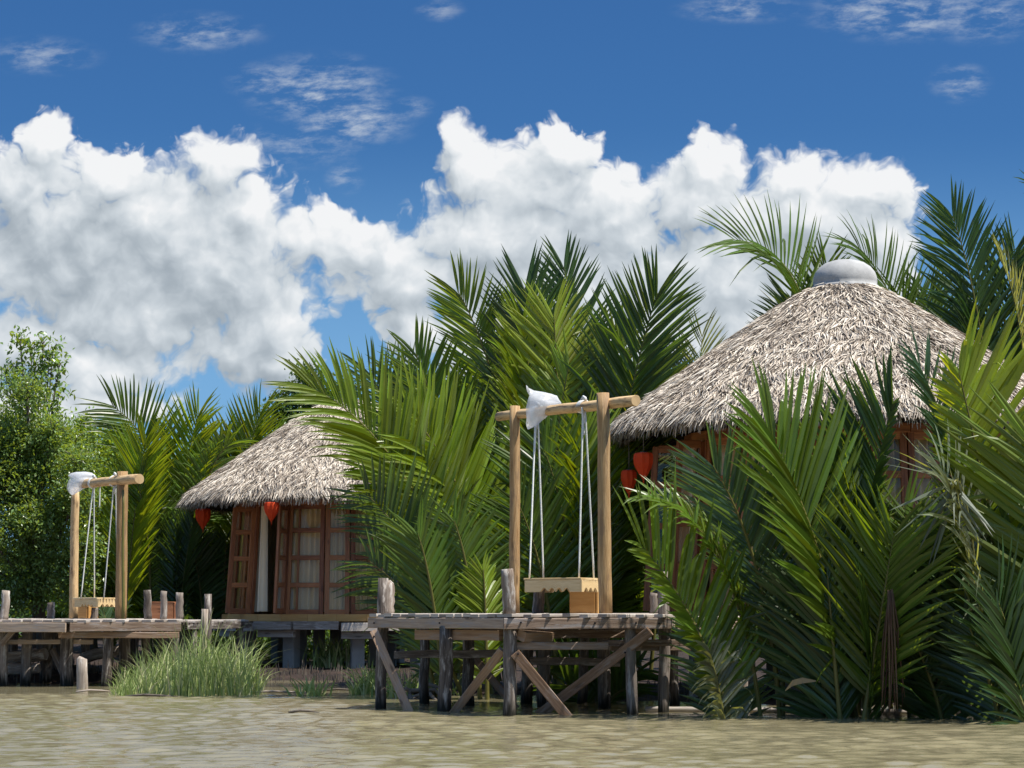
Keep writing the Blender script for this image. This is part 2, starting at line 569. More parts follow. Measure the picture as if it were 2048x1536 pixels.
    for (px, py, rx, ry, s) in [(640, 180, 150, 75, 1), (700, 240, 130, 60, .95), (600, 290, 140, 50, .55), (545, 165, 90, 45, .8), (400, 65, 130, 42, .75), (80, 112, 120, 40, .55), (1800, 25, 190, 60, .9), (1480, 18, 130, 30, .7), (1920, 165, 62, 42, .7), (690, 355, 40, 35, .6), (880, 20, 50, 25, .5), (820, 215, 50, 25, .6), (1960, 30, 120, 60, .7)]:
        cx, cy = sky_coord(px, py)
        dd = n.vm('LENGTH', n.vm('MULTIPLY', n.vm('SUBTRACT', q, (cx, cy, 0)), (100 / rx, 100 / ry, 0)))
        f = n.m('MULTIPLY', n.m('SUBTRACT', 1.0, n.smooth(dd, .15, 1.25)), s)
        mask = f if mask is None else n.m('MAXIMUM', mask, f)
    wa = n.m('MULTIPLY', n.smooth(n.m('ADD', n.m('MULTIPLY', wisp, .7), n.m('MULTIPLY', streak, .45)), .47, .82), mask)
    wa = n.m('MULTIPLY', wa, .8)

    sky = n.node('ShaderNodeTexSky', sky_type='NISHITA', sun_disc=False, sun_elevation=SUN_EL, sun_rotation=math.atan2(SUN_DIR.x, SUN_DIR.y), altitude=0.0, air_density=1.0, dust_density=.4, ozone_density=2.0).outputs[0]
    # the clear, deep blue of this sky
    low = n.smooth(sx.outputs[2], .30, .55)
    tint = n.mix(low, SKY_TINT, SKY_HIGH)
    sky = n.mix(1.0, sky, tint, 'MULTIPLY')
    K = XP / SKY_STRENGTH
    cl = n.vm('SCALE', ccol); cl.node.inputs['Scale'].default_value = K * .93
    wc = n.vm('SCALE', n.mix(0.0, (.80, .87, .94), (1, 1, 1))); wc.node.inputs['Scale'].default_value = K * .8
    # paler, milky air between the clouds low down
    veil = n.m('MULTIPLY', n.m('SUBTRACT', 1.0, n.smooth(v, 4.0, 10.0)), .6)
    haze = n.vm('SCALE', n.mix(0.0, (.26, .52, .84), (1, 1, 1))); haze.node.inputs['Scale'].default_value = K * 1.0
    sky = n.mix(veil, sky, haze)
    c = n.mix(wa, sky, wc)
    c = n.mix(n.m('MULTIPLY', alpha, .985), c, cl)
    bg = n.node('ShaderNodeBackground', ins={'Color': c, 'Strength': SKY_STRENGTH})
    o = n.node('ShaderNodeOutputWorld'); n.t.links.new(bg.outputs[0], o.inputs[0])


SKY_STRENGTH = .12
XP = 2 ** -EXPOSURE
SKY_TINT = (.205 * XP, .43 * XP, .70 * XP)      # the deep blue low in the sky
SKY_HIGH = (.95, 1.0, 1.0)                        # the plain sky overhead
build_world()
# ------------------------------------------------------------------ water, banks


def axis(dense0, dense1, step, far0, far1, grow=1.35):
    a = list(np.arange(dense0, dense1 + 1e-6, step))
    s, x = step, dense0
    lo = []
    while x > far0:
        s *= grow; x -= s; lo.append(x)
    s, x = step, a[-1]
    hi = []
    while x < far1:
        s *= grow; x += s; hi.append(x)
    return np.array(lo[::-1] + a + hi)


def grid(xs, ys, zf):
    X, Y = np.meshgrid(xs, ys)
    Z = zf(X, Y)
    V = np.stack([X, Y, Z], -1).reshape(-1, 3)
    nx, ny = len(xs), len(ys)
    i = (np.arange(ny - 1)[:, None] * nx + np.arange(nx - 1)[None, :]).ravel()
    return V, np.stack([i, i + 1, i + nx + 1, i + nx], -1)


def bank_y(X):
    """How far out the waterline runs: 34 m on the left, 29 m behind the near dock, 26 m on the right."""
    return np.interp(X, [-30, -5.2, -3.2, -1.9, 0.5, 2.0, 3.2, 6, 30], [34, 34.2, 35.0, 31.2, 28.4, 27.4, 26.2, 25.6, 25])


def water_z(X, Y):
    r = np.random.default_rng(5)
    Z = np.zeros_like(X)
    for i in range(64):
        lam = .14 * (3.2 ** r.random()) if i < 56 else r.uniform(.9, 2.2)
        th = r.normal(math.radians(86), math.radians(32 if i < 56 else 20))
        kx, ky = math.cos(th) * 2 * math.pi / lam, math.sin(th) * 2 * math.pi / lam
        amp = lam * (.0058 if i < 56 else .0028)
        ph = r.uniform(0, 6.28)
        gate = np.clip(.5 + .8 * np.sin(X * r.uniform(.4, 1.6) + Y * r.uniform(.3, 1.2) + r.uniform(0, 6)), 0, 1.2)
        Z += amp * gate * np.sin(kx * X + ky * Y + ph)
    near = np.clip((34 - Y) / 4, 0.12, 1) * np.clip((8.5 - np.abs(X)) / 1.5, 0, 1) * np.clip((Y - 11) / 2.5, 0, 1)
    calm = np.clip((bank_y(X) - 1.0 - Y) / 5.5, .16, 1)          # the water lies quieter near the bank
    return Z * near * calm


V, Q = grid(axis(-7.4, 7.4, .045, -900, 900), axis(13, 30, .04, -400, 60), water_z)
w = mesh_np('water', V, Q, mats=[M['water']], smooth=True)
tag(w, kind='structure')


def vnoise(X, Y, s, seed=0):
    """Smooth value noise for the terrain."""
    r = np.random.default_rng(seed).random((64, 64))
    x, y = X * s + 1000, Y * s + 1000
    xi, yi = np.floor(x).astype(int), np.floor(y).astype(int)
    fx, fy = x - xi, y - yi
    fx, fy = fx * fx * (3 - 2 * fx), fy * fy * (3 - 2 * fy)
    g = lambda a, b: r[a % 64, b % 64]
    return (g(xi, yi) * (1 - fx) + g(xi + 1, yi) * fx) * (1 - fy) + (g(xi, yi + 1) * (1 - fx) + g(xi + 1, yi + 1) * fx) * fy


def ground_z(X, Y):
    d = Y - bank_y(X) + (vnoise(X, Y, .55, 1) - .5) * .9
    z = np.where(d > 0, (.08 + .28 * np.clip((np.abs(X) - 5) / 4, 0, 1)) * (1 - np.exp(-np.clip(d, 0, None) / 3.0)), np.maximum(d * .22, -1.6))
    z = z + (vnoise(X, Y, 1.6, 2) - .5) * .10 + (vnoise(X, Y, 5, 3) - .5) * .05
    return z


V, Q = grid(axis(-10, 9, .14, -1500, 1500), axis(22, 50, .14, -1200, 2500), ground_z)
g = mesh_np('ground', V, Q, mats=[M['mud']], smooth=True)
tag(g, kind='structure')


def gz(x, y):
    return float(ground_z(np.array([[x]]), np.array([[y]]))[0, 0])
# ------------------------------------------------------------------ thatched round huts
ROOF_PROFILE = [(.36, 1.94), (.62, 1.81), (.87, 1.65), (1.40, 1.30), (1.92, .935), (2.39, .60), (2.98, .17), (3.10, .02)]   # radius, height above the eave


def roof_at(s):
    rr = [p[0] for p in ROOF_PROFILE]; zz = [p[1] for p in ROOF_PROFILE]
    L = np.concatenate([[0], np.cumsum(np.hypot(np.diff(rr), np.diff(zz)))])
    x = s * L[-1]
    return np.interp(x, L, rr), np.interp(x, L, zz), L[-1]


def thatch_arrays(count, seed):
    """Straw tufts lying down the slope: two-quad bent strips, root buried, tip lifted."""
    r = np.random.default_rng(seed)
    u = r.random(count)
    # even cover: density grows with the radius
    s_grid = np.linspace(0, 1, 400); rg, zg, LT = roof_at(s_grid)
    cdf = np.cumsum(rg); cdf /= cdf[-1]
    s = np.interp(u, cdf, s_grid)
    a = r.uniform(0, 2 * math.pi, count)
    rad, z, _ = roof_at(s)
    ra, za, _ = roof_at(np.clip(s - .01, 0, 1)); rb, zb, _ = roof_at(np.clip(s + .01, 0, 1))
    dr, dz = rb - ra, zb - za
    l = np.hypot(dr, dz); dr /= l; dz /= l
    er = np.stack([np.cos(a), np.sin(a), 0 * a], -1); et = np.stack([-np.sin(a), np.cos(a), 0 * a], -1); ez = np.array([0, 0, 1.])
    down = er * dr[:, None] + ez * dz[:, None]
    nrm = er * (-dz)[:, None] + ez * dr[:, None]
    # wandering lie of the straw: patches lean one way or the other
    arc = a * rad
    lean = .30 * np.sin(arc * 3.1 + s * 7 + 1.3 * np.sin(s * 19 + a * 3)) + .2 * np.sin(arc * 1.3 - s * 23) + r.normal(0, .24, count)
    d = down * np.cos(lean)[:, None] + et * np.sin(lean)[:, None]
    sd = np.cross(d, nrm)
    ln = r.uniform(.15, .34, count); wd = r.uniform(.005, .0105, count)
    lift = np.abs(r.normal(.016, .015, count)); curl = r.normal(0, .018, count)
    p = er * rad[:, None] + ez * z[:, None] + nrm * (.012 + r.random(count) * .035)[:, None]
    c0 = p - d * (ln * .4)[:, None] - nrm * .02
    c1 = p + d * (ln * .1)[:, None] + nrm * (lift * .55)[:, None] + sd * curl[:, None] * .5
    c2 = p + d * (ln * .6)[:, None] + nrm * (lift)[:, None] + sd * curl[:, None] * 1.8 - ez * (r.random(count) * .02)[:, None]
    tw = r.normal(0, .5, count)
    sw = sd * np.cos(tw)[:, None] + nrm * np.sin(tw)[:, None]
    V = np.stack([c0 - sw * wd[:, None], c0 + sw * wd[:, None], c1 - sw * wd[:, None], c1 + sw * wd[:, None], c2 - sw * wd[:, None] * .25, c2 + sw * wd[:, None] * .25], 1)
    rn = np.clip(r.normal(.45, .25, count), 0, 1)
    return V, rn


def fringe_arrays(count, seed):
    """The ragged hanging edge of the eave."""
    r = np.random.default_rng(seed)
    a = r.uniform(0, 2 * math.pi, count)
    er = np.stack([np.cos(a), np.sin(a), 0 * a], -1); et = np.stack([-np.sin(a), np.cos(a), 0 * a], -1); ez = np.array([0, 0, 1.])
    k = r.random(count)
    rad = 3.10 - k * .14
    p = er * rad[:, None] + ez * (.03 - k * .05 + r.random(count) * .05)[:, None]
    d = er * r.uniform(.15, .75, count)[:, None] - ez + et * r.normal(0, .3, count)[:, None]
    d /= np.linalg.norm(d, axis=1)[:, None]
    ln = r.uniform(.05, .17, count); wd = r.uniform(.007, .014, count)
    c0 = p - d * .06; c1 = p + d * (ln * .5)[:, None]; c2 = p + d * ln[:, None] - ez * (ln * .25)[:, None]
    V = np.stack([c0 - et * wd[:, None], c0 + et * wd[:, None], c1 - et * wd[:, None], c1 + et * wd[:, None], c2 - et * wd[:, None] * .2, c2 + et * wd[:, None] * .2], 1)
    return V, np.clip(r.normal(.40, .25, count), 0, 1)


def make_roof(c, parent, seed, cap):
    """One roof: a thatch base coloured dark for the shade in the gaps, tufts over it."""
    n = 96
    prof = [(0.02, 2.05)] + ROOF_PROFILE + [(3.02, -.05), (2.9, -.02), (2.2, .52), (1.2, 1.38), (.02, 1.85)]
    ang = np.arange(n) * 2 * math.pi / n
    BV = np.array([[r * math.cos(t), r * math.sin(t), z] for (r, z) in prof for t in ang])
    BQ = np.array([(k * n + i, k * n + (i + 1) % n, (k + 1) * n + (i + 1) % n, (k + 1) * n + i) for k in range(len(prof) - 1) for i in range(n)])
    A, ra = thatch_arrays(64000, seed)
    B, rb = fringe_arrays(3600, seed + 1)
    S = np.concatenate([A, B]); rs = np.concatenate([ra, rb])
    if not cap:                                  # a peak of straw closes the top
        S[:, :, :] = S
    ns = len(S)
    SV = S.reshape(-1, 3)
    i = np.arange(ns)[:, None] * 6 + len(BV)
    SQ = np.concatenate([i + np.array([[0, 1, 3, 2]]), i + np.array([[2, 3, 5, 4]])])
    V = np.concatenate([BV, SV]) + np.array([c[0], c[1], c[2]])
    Q = np.concatenate([BQ, SQ])
    mi = np.concatenate([np.zeros(len(BQ)), np.ones(len(SQ))])
    rn = np.concatenate([np.full(len(BV), .3), np.repeat(rs, 6)])
    return mesh_np('roof', V, Q, rnd=rn, parent=parent, mats=[M['thatch_base'], M['thatch']], midx=mi)


def frame_panel(p00, p10, p01, p11, ncol, rows, out):
    """A glazed door leaf between four corners (bottom a, bottom b, top a, top b): frame and panes."""
    f, gl = MB(), MB()
    p00, p10, p01, p11 = map(Vector, (p00, p10, p01, p11))
    out = Vector(out).normalized()
    at = lambda u, v: (p00.lerp(p10, u)).lerp(p01.lerp(p11, u), v)
    W = (p10 - p00).length
    st, dp = .085, .05
    su = st / W / 2
    hz = (p10 - p00).normalized()
    for u in (su, 1 - su):
        f.beam(at(u, 0), at(u, 1), dp, st, up=hz)
    us = [su] + [.30 + .2 * (k - 1) for k in range(1, ncol)] + [1 - su]
    for k in range(1, ncol):
        f.beam(at(us[k], .01), at(us[k], .99), dp * .8, .035, up=hz)
    for i, v in enumerate(rows):
        h = .10 if i in (0, len(rows) - 1) else .085
        f.beam(at(su * 2, v), at(1 - su * 2, v), dp * .9, h, up=(0, 0, 1))
    o = out * -.006
    gl.quad([at(su, .02) + o, at(1 - su, .02) + o, at(1 - su, .98) + o, at(su, .98) + o])
    return f, gl


def make_hut(cx, cy, floor_z, wall_h, roof_z, edges, door, label, seed, cap, rot=0.0):
    hut = empty('thatched_hut', (cx, cy, 0), label, 'hut')
    rb, rt = 2.22, 2.10
    ctr = Vector((cx, cy, 0))

    def ring(phi, z):
        t = (z - floor_z) / wall_h
        r = rb + (rt - rb) * t
        a = math.radians(phi)
        return Vector((cx + r * math.sin(a), cy - r * math.cos(a), z))

    roof = make_roof((cx, cy, roof_z), hut, seed, cap)
    if cap:
        m = MB()
        m.lathe([(.45, 1.88), (.452, 1.955), (.44, 1.972), (.418, 1.985), (.425, 2.03), (.42, 2.09), (.395, 2.16), (.34, 2.23), (.26, 2.285), (.15, 2.32), (.05, 2.33), (.001, 2.332)], (cx + .02, cy, roof_z), 56)
        m.build('roof_cap', M['cap'], roof)
    # rafters and the plate they lie on
    for k in range(16):
        a = 2 * math.pi * (k + .4) / 16
        m = MB()
        m.tube([(cx + 2.98 * math.sin(a), cy - 2.98 * math.cos(a), roof_z - .06), (cx + 1.0 * math.sin(a), cy - 1.0 * math.cos(a), roof_z + 1.36)], [.04, .035], 8, .05)
        m.build('rafter', M['pile'], hut)
    m = MB()
    N_ = 28
    for k in range(N_):
        a0, a1 = 360 * k / N_, 360 * (k + 1) / N_
        m.beam(ring(a0, floor_z + wall_h + .06), ring(a1, floor_z + wall_h + .06), .09, .12)
    m.build('wall_plate', M['redwood'], hut)
    # floor, its edge beam, the plank skirt under it
    m = MB()
    m.lathe([(.01, floor_z - .02), (2.30, floor_z - .02), (2.30, floor_z - .12), (2.2, floor_z - .13), (.01, floor_z - .13)], (cx, cy, 0), 28, smooth=False)
    m.build('floor', M['ply'], hut)
    m = MB()
    for k in range(N_):
        a0, a1 = math.radians(360 * k / N_), math.radians(360 * (k + 1) / N_)
        q = lambda a, r, z: Vector((cx + r * math.sin(a), cy - r * math.cos(a), z))
        m.beam(q(a0, 2.335, floor_z - .065), q(a1, 2.335, floor_z - .065), .05, .13)
    m.build('floor_edge', M['ply'], hut)
    m = MB()
    for k in range(18):
        a0, a1 = math.radians(360 * k / 18 + 2), math.radians(360 * (k + 1) / 18 + 1)
        q = lambda a, r, z: Vector((cx + r * math.sin(a), cy - r * math.cos(a), z))
        r_ = 2.46 + random.uniform(-.02, .02); dz = random.uniform(-.02, .02)
        m.beam(q(a0, r_, floor_z - .215 + dz), q(a1, r_, floor_z - .215 + dz), .10, .15, jit=.005)
        if k % 2 == 0:
            m.beam(q(a0, 2.36, floor_z - .36 + dz), q(a1, 2.36, floor_z - .36 + dz), .08, .13, jit=.005)
    m.build('plank_skirt', M['plank'], hut)
    # concrete posts
    for k in range(10):
        a = 2 * math.pi * (k + .28) / 10 + rot
        x, y = cx + 1.98 * math.sin(a), cy - 1.98 * math.cos(a)
        m = MB(); m.beam((x, y, gz(x, y) - .4), (x, y, floor_z - .13), .24, .24, up=(math.sin(a), -math.cos(a), 0), bevel=.02)
        m.build('post', M['concrete'], hut)
    for k in range(4):
        a = 2 * math.pi * (k + .4) / 4
        x, y = cx + 1.0 * math.sin(a), cy - 1.0 * math.cos(a)
        m = MB(); m.beam((x, y, gz(x, y) - .4), (x, y, floor_z - .13), .22, .22, bevel=.02)
        m.build('post', M['concrete'], hut)
    # glazed panels all round
    rows = [.018, .265, .515, .765, .985]
    for (a0, a1, nc) in edges:
        f, gl = frame_panel(ring(a0 + .25, floor_z), ring(a1 - .25, floor_z), ring(a0 + .25, floor_z + wall_h), ring(a1 - .25, floor_z + wall_h), nc, rows, (math.sin(math.radians((a0 + a1) / 2)), -math.cos(math.radians((a0 + a1) / 2)), 0))
        p = f.build('door_panel', M['redwood'], hut)
        gl.build('glass', M['glass'], p)
        # pleated curtain a hand behind it
        c = MB(); K = 44
        prev = None
        for i in range(K + 1):
            t = i / K; ph = a0 + (a1 - a0) * t
            off = .12 + .022 * math.sin(t * 9 + seed + a0) + .045 * math.sin(t * 27 * (a1 - a0) / 12.5 + a0)
            z0, z1 = floor_z + .04, floor_z + wall_h
            b, tt = ring(ph, z0), ring(ph, z1)
            inn = Vector((-math.sin(math.radians(ph)), math.cos(math.radians(ph)), 0))
            cur = (b + inn * off * 1.15, tt + inn * off * .9)
            if prev: c.quad([prev[0], cur[0], cur[1], prev[1]], rnd=.5, smooth=True)
            prev = cur
        c.build('curtain', M['curtain'], hut)
    # door posts, the two leaves swung out, the drawn curtain
    d0, d1 = door
    for ph in (d0, d1):
        m = MB(); m.beam(ring(ph, floor_z), ring(ph, floor_z + wall_h), .09, .08); m.build('door_post', M['redwood'], hut)
    for (ph, turn) in ((d0, -106), (d1, 100)):
        h0, h1 = ring(ph, floor_z + .02), ring(ph, floor_z + wall_h - .03)
        a = math.radians(ph)
        along = Vector((math.cos(a), math.sin(a), 0)) * (1 if ph == d0 else -1)     # closed position
        dirv = Matrix.Rotation(math.radians(turn), 3, 'Z') @ along
        e0, e1 = h0 + dirv * .50, h1 + dirv * .47
        ou = dirv.cross(Vector((0, 0, 1)))
        f, gl = frame_panel(h0 + dirv * .03, e0, h1 + dirv * .03, e1, 1, rows, ou)
        p = f.build('door', M['redwood'], hut); gl.build('glass', M['glass'], p)
    c = MB(); prev = None
    for i in range(15):
        t = i / 14; ph = d0 + 1 + 6.5 * t
        off = .10 + .05 * math.sin(t * 19)
        inn = Vector((-math.sin(math.radians(ph)), math.cos(math.radians(ph)), 0))
        cur = (ring(ph + 1.2 * t, floor_z + .05) + inn * off, ring(ph - 1.5 * t, floor_z + wall_h) + inn * off * .6)
        if prev: c.quad([prev[0], cur[0], cur[1], prev[1]], rnd=.5, smooth=True)
        prev = cur
    c.build('curtain', M['curtain'], hut)
    return hut


def ring_edges(start, stop):
    out, a, k = [], start, 0
    while a < stop - 6:
        w_ = 12.6 if k % 3 else 20
        b = min(a + w_, stop)
        if stop - b < 6: b = stop
        out.append((a, b, 2 if b - a > 16 else 1)); a = b; k += 1
    return out


HUT_L = (PX(695, 42), 42.0); HUT_R = (PX(1694, 29), 29.0)
ex = [(-26, -6.4, 2), (-6.4, 5.8, 1), (5.8, 19, 1), (19, 32, 1)] + ring_edges(32, 312.5)
make_hut(HUT_L[0], HUT_L[1], 1.06, 1.98, 3.14, ex, (-47.5, -26), 'smaller thatched hut on the left, glazed red wood doors with one standing open', 21, False)
make_hut(HUT_R[0], HUT_R[1], 1.10, 2.20, 3.44, ring_edges(-66, 274), (-86, -66), 'bigger thatched hut with a grey domed cap, half hidden by palms on the right', 5, True, .2)


# ------------------------------------------------------------------ red lanterns under the eaves
def lantern(px, ytop, ybot, d, label, wpx, squash=1.0):
    top, bot = P(px, ytop, d), P(px, ybot, d)
    H = top.z - bot.z; R = wpx / F_PX * d / 2
    o = empty('red_lantern', tuple(top), label, 'lantern', 'red cloth lanterns under the eaves')
    prof = [(1.0, .30), (.985, .82), (.93, .95), (.80, 1.0), (.62, .97), (.45, .80), (.28, .52), (.14, .26), (.02, .05)]
    m = MB(); n = 18; off = random.uniform(0, 1)
    for (v, r) in prof:
        for i in range(n):
            a = 2 * math.pi * (i + off) / n
            rib = 1 - .11 * (i % 2)
            m.v.append((top.x + R * r * rib * math.cos(a), top.y + R * r * rib * math.sin(a) * squash, bot.z + H * v)); m.r.append(.5)
    for k in range(len(prof) - 1):
        for i in range(n):
            j = (i + 1) % n
            m.f.append((k*n+i, (k+1)*n+i, (k+1)*n+j, k*n+j)); m.uv.append([(0, 0)] * 4); m.mi.append(0); m.sm.append(False)
    m.build('shade', M['lantern'], o)
    c = MB(); c.tube([(top.x, top.y, top.z - .01), (top.x, top.y, top.z + .42)], .006, 6)
    c.tube([(top.x, top.y, top.z - .012), (top.x, top.y, top.z + .008)], R * .34, 12)
    c.build('cord', M['trunk'], o)
    t = MB(); t.tube([(bot.x, bot.y, bot.z + .02), (bot.x, bot.y, bot.z - .05)], [.012, .004], 6)
    t.build('tassel', M['lantern'], o)


lantern(406, 1017, 1060, 41.2, 'red cloth lantern under the far left eave of the smaller hut', 32)
lantern(543, 1004, 1045, 39.1, 'red cloth lantern in front of the open doorway of the smaller hut', 31)
lantern(1287, 905, 962, 27.7, 'brightest red lantern, right of the near swing, under the bigger hut eave', 41)
lantern(1258, 940, 992, 28.4, 'shaded dark red lantern behind the brighter one under the bigger hut eave', 33)
# ------------------------------------------------------------------ docks, swings and what stands on them


def inside(poly, x, y):
    c = False
    for i in range(len(poly)):
        (x0, y0), (x1, y1) = poly[i], poly[i - 1]
        if (y0 > y) != (y1 > y) and x < (x1 - x0) * (y - y0) / (y1 - y0) + x0: c = not c
    return c


def log_pts(x, y, z0, z1, lean=(0, 0), n=6, wob=.012):
    out = []
    for k in range(n + 1):
        t = k / n
        out.append((x + lean[0] * t + random.uniform(-wob, wob), y + lean[1] * t + random.uniform(-wob, wob), z0 + (z1 - z0) * t))
    return out


def deck_planks(poly, top, along, parent, name='deck', width=.13, thick=.035):
    """Boards laid side by side across a polygon, clipped to it, each end a little ragged."""
    m = MB()
    u = Vector((along[0], along[1], 0)).normalized(); v = Vector((-u.y, u.x, 0))
    vs = [Vector((x, y, 0)).dot(v) for x, y in poly]
    k = min(vs) + width / 2
    while k < max(vs):
        hits = []
        for i in range(len(poly)):
            a, b = Vector((*poly[i - 1], 0)), Vector((*poly[i], 0))
            va, vb = a.dot(v), b.dot(v)
            if (va - k) * (vb - k) < 0:
                hits.append((a.lerp(b, (k - va) / (vb - va))).dot(u))
        if len(hits) >= 2:
            s, e = min(hits) - random.uniform(0, .035), max(hits) + random.uniform(0, .035)
            dz = random.uniform(-.006, .008)
            A, B = u * s + v * k, u * e + v * k
            m.beam((A.x, A.y, top - thick / 2 + dz), (B.x, B.y, top - thick / 2 + dz + random.uniform(-.004, .004)), width - random.uniform(.008, .02), thick, bevel=.005)
        k += width
    return m.build(name, M['plank'], parent)


# ---- the near dock (right of centre)
dock = empty('dock', (.4, 25.4, 0), 'near wooden dock on crossed braces standing in the open water', 'dock')
A, Cc, D_, E_, B = (-.03, 23.86), (1.72, 24.14), (2.05, 26.6), (-.6, 27.6), (-1.62, 25.48)
TOP = 1.085
poly = [A, Cc, D_, E_, B]
deck_planks(poly, TOP, (1.0, 1.1), dock)


def rim(a, b, z, h, w, nrm, name='rim_beam', parent=dock, mat='rim', ext=(0, 0)):
    a, b = Vector((*a, z)), Vector((*b, z))
    t = (b - a).normalized()
    m = MB(); m.beam(a - t * ext[0], b + t * ext[1], w, h, jit=.004); return m.build(name, M[mat], parent)


zc = TOP - .04 - .062
rim(B, A, zc, .118, .055, None, ext=(.03, -.03))
rim(A, Cc, zc, .118, .055, None, ext=(.06, .02))
rim(Cc, D_, zc, .11, .05, None, ext=(-.05, 0))
rim(D_, E_, zc, .11, .05, None, ext=(-.05, 0))
rim(E_, B, zc, .11, .05, None, ext=(-.05, -.05))
# second tier
rim((-1.08, 25.05), (-.12, 24.13), TOP - .232, .115, .06, None, mat='brace')
rim((-.0, 24.06), (1.05, 24.3), TOP - .345, .085, .05, None)
rim((1.0, 24.33), (2.12, 24.55), TOP - .318, .07, .05, None)
rim((1.1, 24.6), (2.05, 24.82), TOP - .375, .06, .06, None)
rim((.0, 24.4), (1.6, 25.6), TOP - .22, .1, .06, None)
rim((-.9, 25.6), (1.2, 26.5), TOP - .22, .1, .06, None)
m = MB(); m.beam((.10, 23.98, TOP - .235), (.42, 24.5, TOP - .235), .11, .11, up=(.3, -.2, 1)); m.build('joist', M['brace'], dock)

# piles: px at the water, distance, radius, top height (None: stops under the deck)
for (px, d, r, top, lean) in [(760, 25.5, .062, TOP + .41, (.05, 0)), (886, 24.62, .078, TOP - .14, (.05, 0)), (1020, 23.98, .072, TOP - .02, (.0, 0)), (1265, 24.18, .066, TOP - .05, (-.03, 0)),
                              (1326, 24.66, .062, TOP + .47, (.0, 0)), (935, 26.3, .07, TOP - .06, (.02, 0)), (1090, 26.0, .08, TOP - .06, (-.02, 0)), (1205, 25.9, .075, TOP - .06, (.0, 0)),
                              (1052, 27.0, .07, TOP - .06, (.03, 0)), (850, 26.9, .06, TOP - .06, (.0, .05)), (1345, 26.4, .065, TOP - .06, (.0, .05)), (1160, 26.9, .06, TOP - .06, (.05, 0))]:
    x = PX(px, d); m = MB()
    hi = top if top else TOP
    n = 8
    pts = log_pts(x, d, -1.0, hi, lean, n)
    m.tube(pts, [r * (1.04 - .08 * k / n) * random.uniform(.96, 1.04) for k in range(n + 1)], 14, .035)
    m.build('pile', M['pile'], dock)
# braces (squared timbers, foot in the water)
for (p0, p1, w_) in [((748, 1262, 25.35), (818, 1422, 24.9), .10), ((1005, 1300, 24.05), (912, 1420, 24.55), .095), ((1030, 1306, 23.88), (1128, 1425, 23.98), .11), ((1300, 1262, 24.05), (1098, 1415, 24.55), .11),
                     ((945, 1310, 26.6), (1010, 1390, 26.2), .09)]:
    a, b = P(*p0), P(*p1)
    b = b + (b - a).normalized() * .35
    m = MB(); m.beam(a, b, .05, w_, up=(0, -1, .001) if False else Vector((0, 1, 0)).cross((b - a).normalized()), jit=.003)
    m.build('brace', M['brace'], dock)
for (p0, p1) in [((790, 1310, 25.9), (1010, 1306, 25.2)), ((1060, 1322, 25.8), (1240, 1326, 25.8))]:
    m = MB(); m.beam(P(*p0), P(*p1), .05, .09, jit=.01); m.build('cross_beam', M['pile'], dock)
# dark bolt heads on the rim
for (px, py, d) in [(748, 1246, 25.36), (879, 1246, 24.55), (1042, 1245, 23.83), (1272, 1246, 24.05), (1190, 1246, 23.98), (1318, 1247, 24.1), (748, 1273, 25.3), (1250, 1305, 24.1), (1036, 1308, 23.84)]:
    c = P(px, py, d); m = MB(); m.tube([(c.x, c.y + .02, c.z), (c.x, c.y - .022, c.z)], .011, 8)
    m.build('bolt', M['dark'], dock)


# stumps standing on the dock edge: each a log nailed to the deck
def stump(px, ybase, ytop, d, rpx, label, lean=0, mat='stump', cut=0.0, group='log stubs along the dock edges'):
    b, t = P(px, ybase, d), P(px + lean, ytop, d)
    r = rpx / F_PX * d
    m = MB(); n = 6
    pts = [tuple(b.lerp(t, k / n) + Vector((random.uniform(-.008, .008), 0, 0))) for k in range(n + 1)]
    rad = [r * (1.06 - .1 * k / n) for k in range(n + 1)]
    if cut:
        pts.append((t.x + cut * r, t.y, t.z + r * .5)); rad.append(r * .8)
        pts.append((t.x + cut * r * 1.3, t.y, t.z + r * .8)); rad.append(r * .35)
    m.tube(pts, rad, 14, .05)
    o = m.build('log_stub', M[mat])
    return tag(o, label, 'log stub', group)


stump(771, 1232, 1172, 25.55, 15.5, 'pale weathered log stub with rounded head on the left tip of the near dock', 2, cut=.1)
stump(1019, 1229, 1138, 23.95, 13, 'tall split log stub on the front corner of the near dock', -4)
stump(1075, 1229, 1176, 25.9, 11.5, 'leaning brown log stub seen under the near swing seat', 5, 'pile')
stump(1308, 1229, 1186, 26.0, 7.5, 'thin dark log stub at the back right of the near dock', 0, 'pile')

# ---- walkway from the near dock to the bigger hut
wk = empty('walkway', (2.3, 26.6, 0), 'short plank walkway between the near dock and the bigger hut', 'walkway')
deck_planks([(1.83, 24.7), (2.75, 25.5), (2.9, 27.3), (2.06, 27.0)], 1.05, (1, .2), wk)
rim((1.83, 24.68), (2.75, 25.48), .955, .09, .05, None, parent=wk)
for (x, y) in ((2.2, 25.3), (2.7, 25.9), (2.3, 26.8)):
    m = MB(); m.tube(log_pts(x, y, -.8, 1.0), .06, 12, .04); m.build('pile', M['pile'], wk)


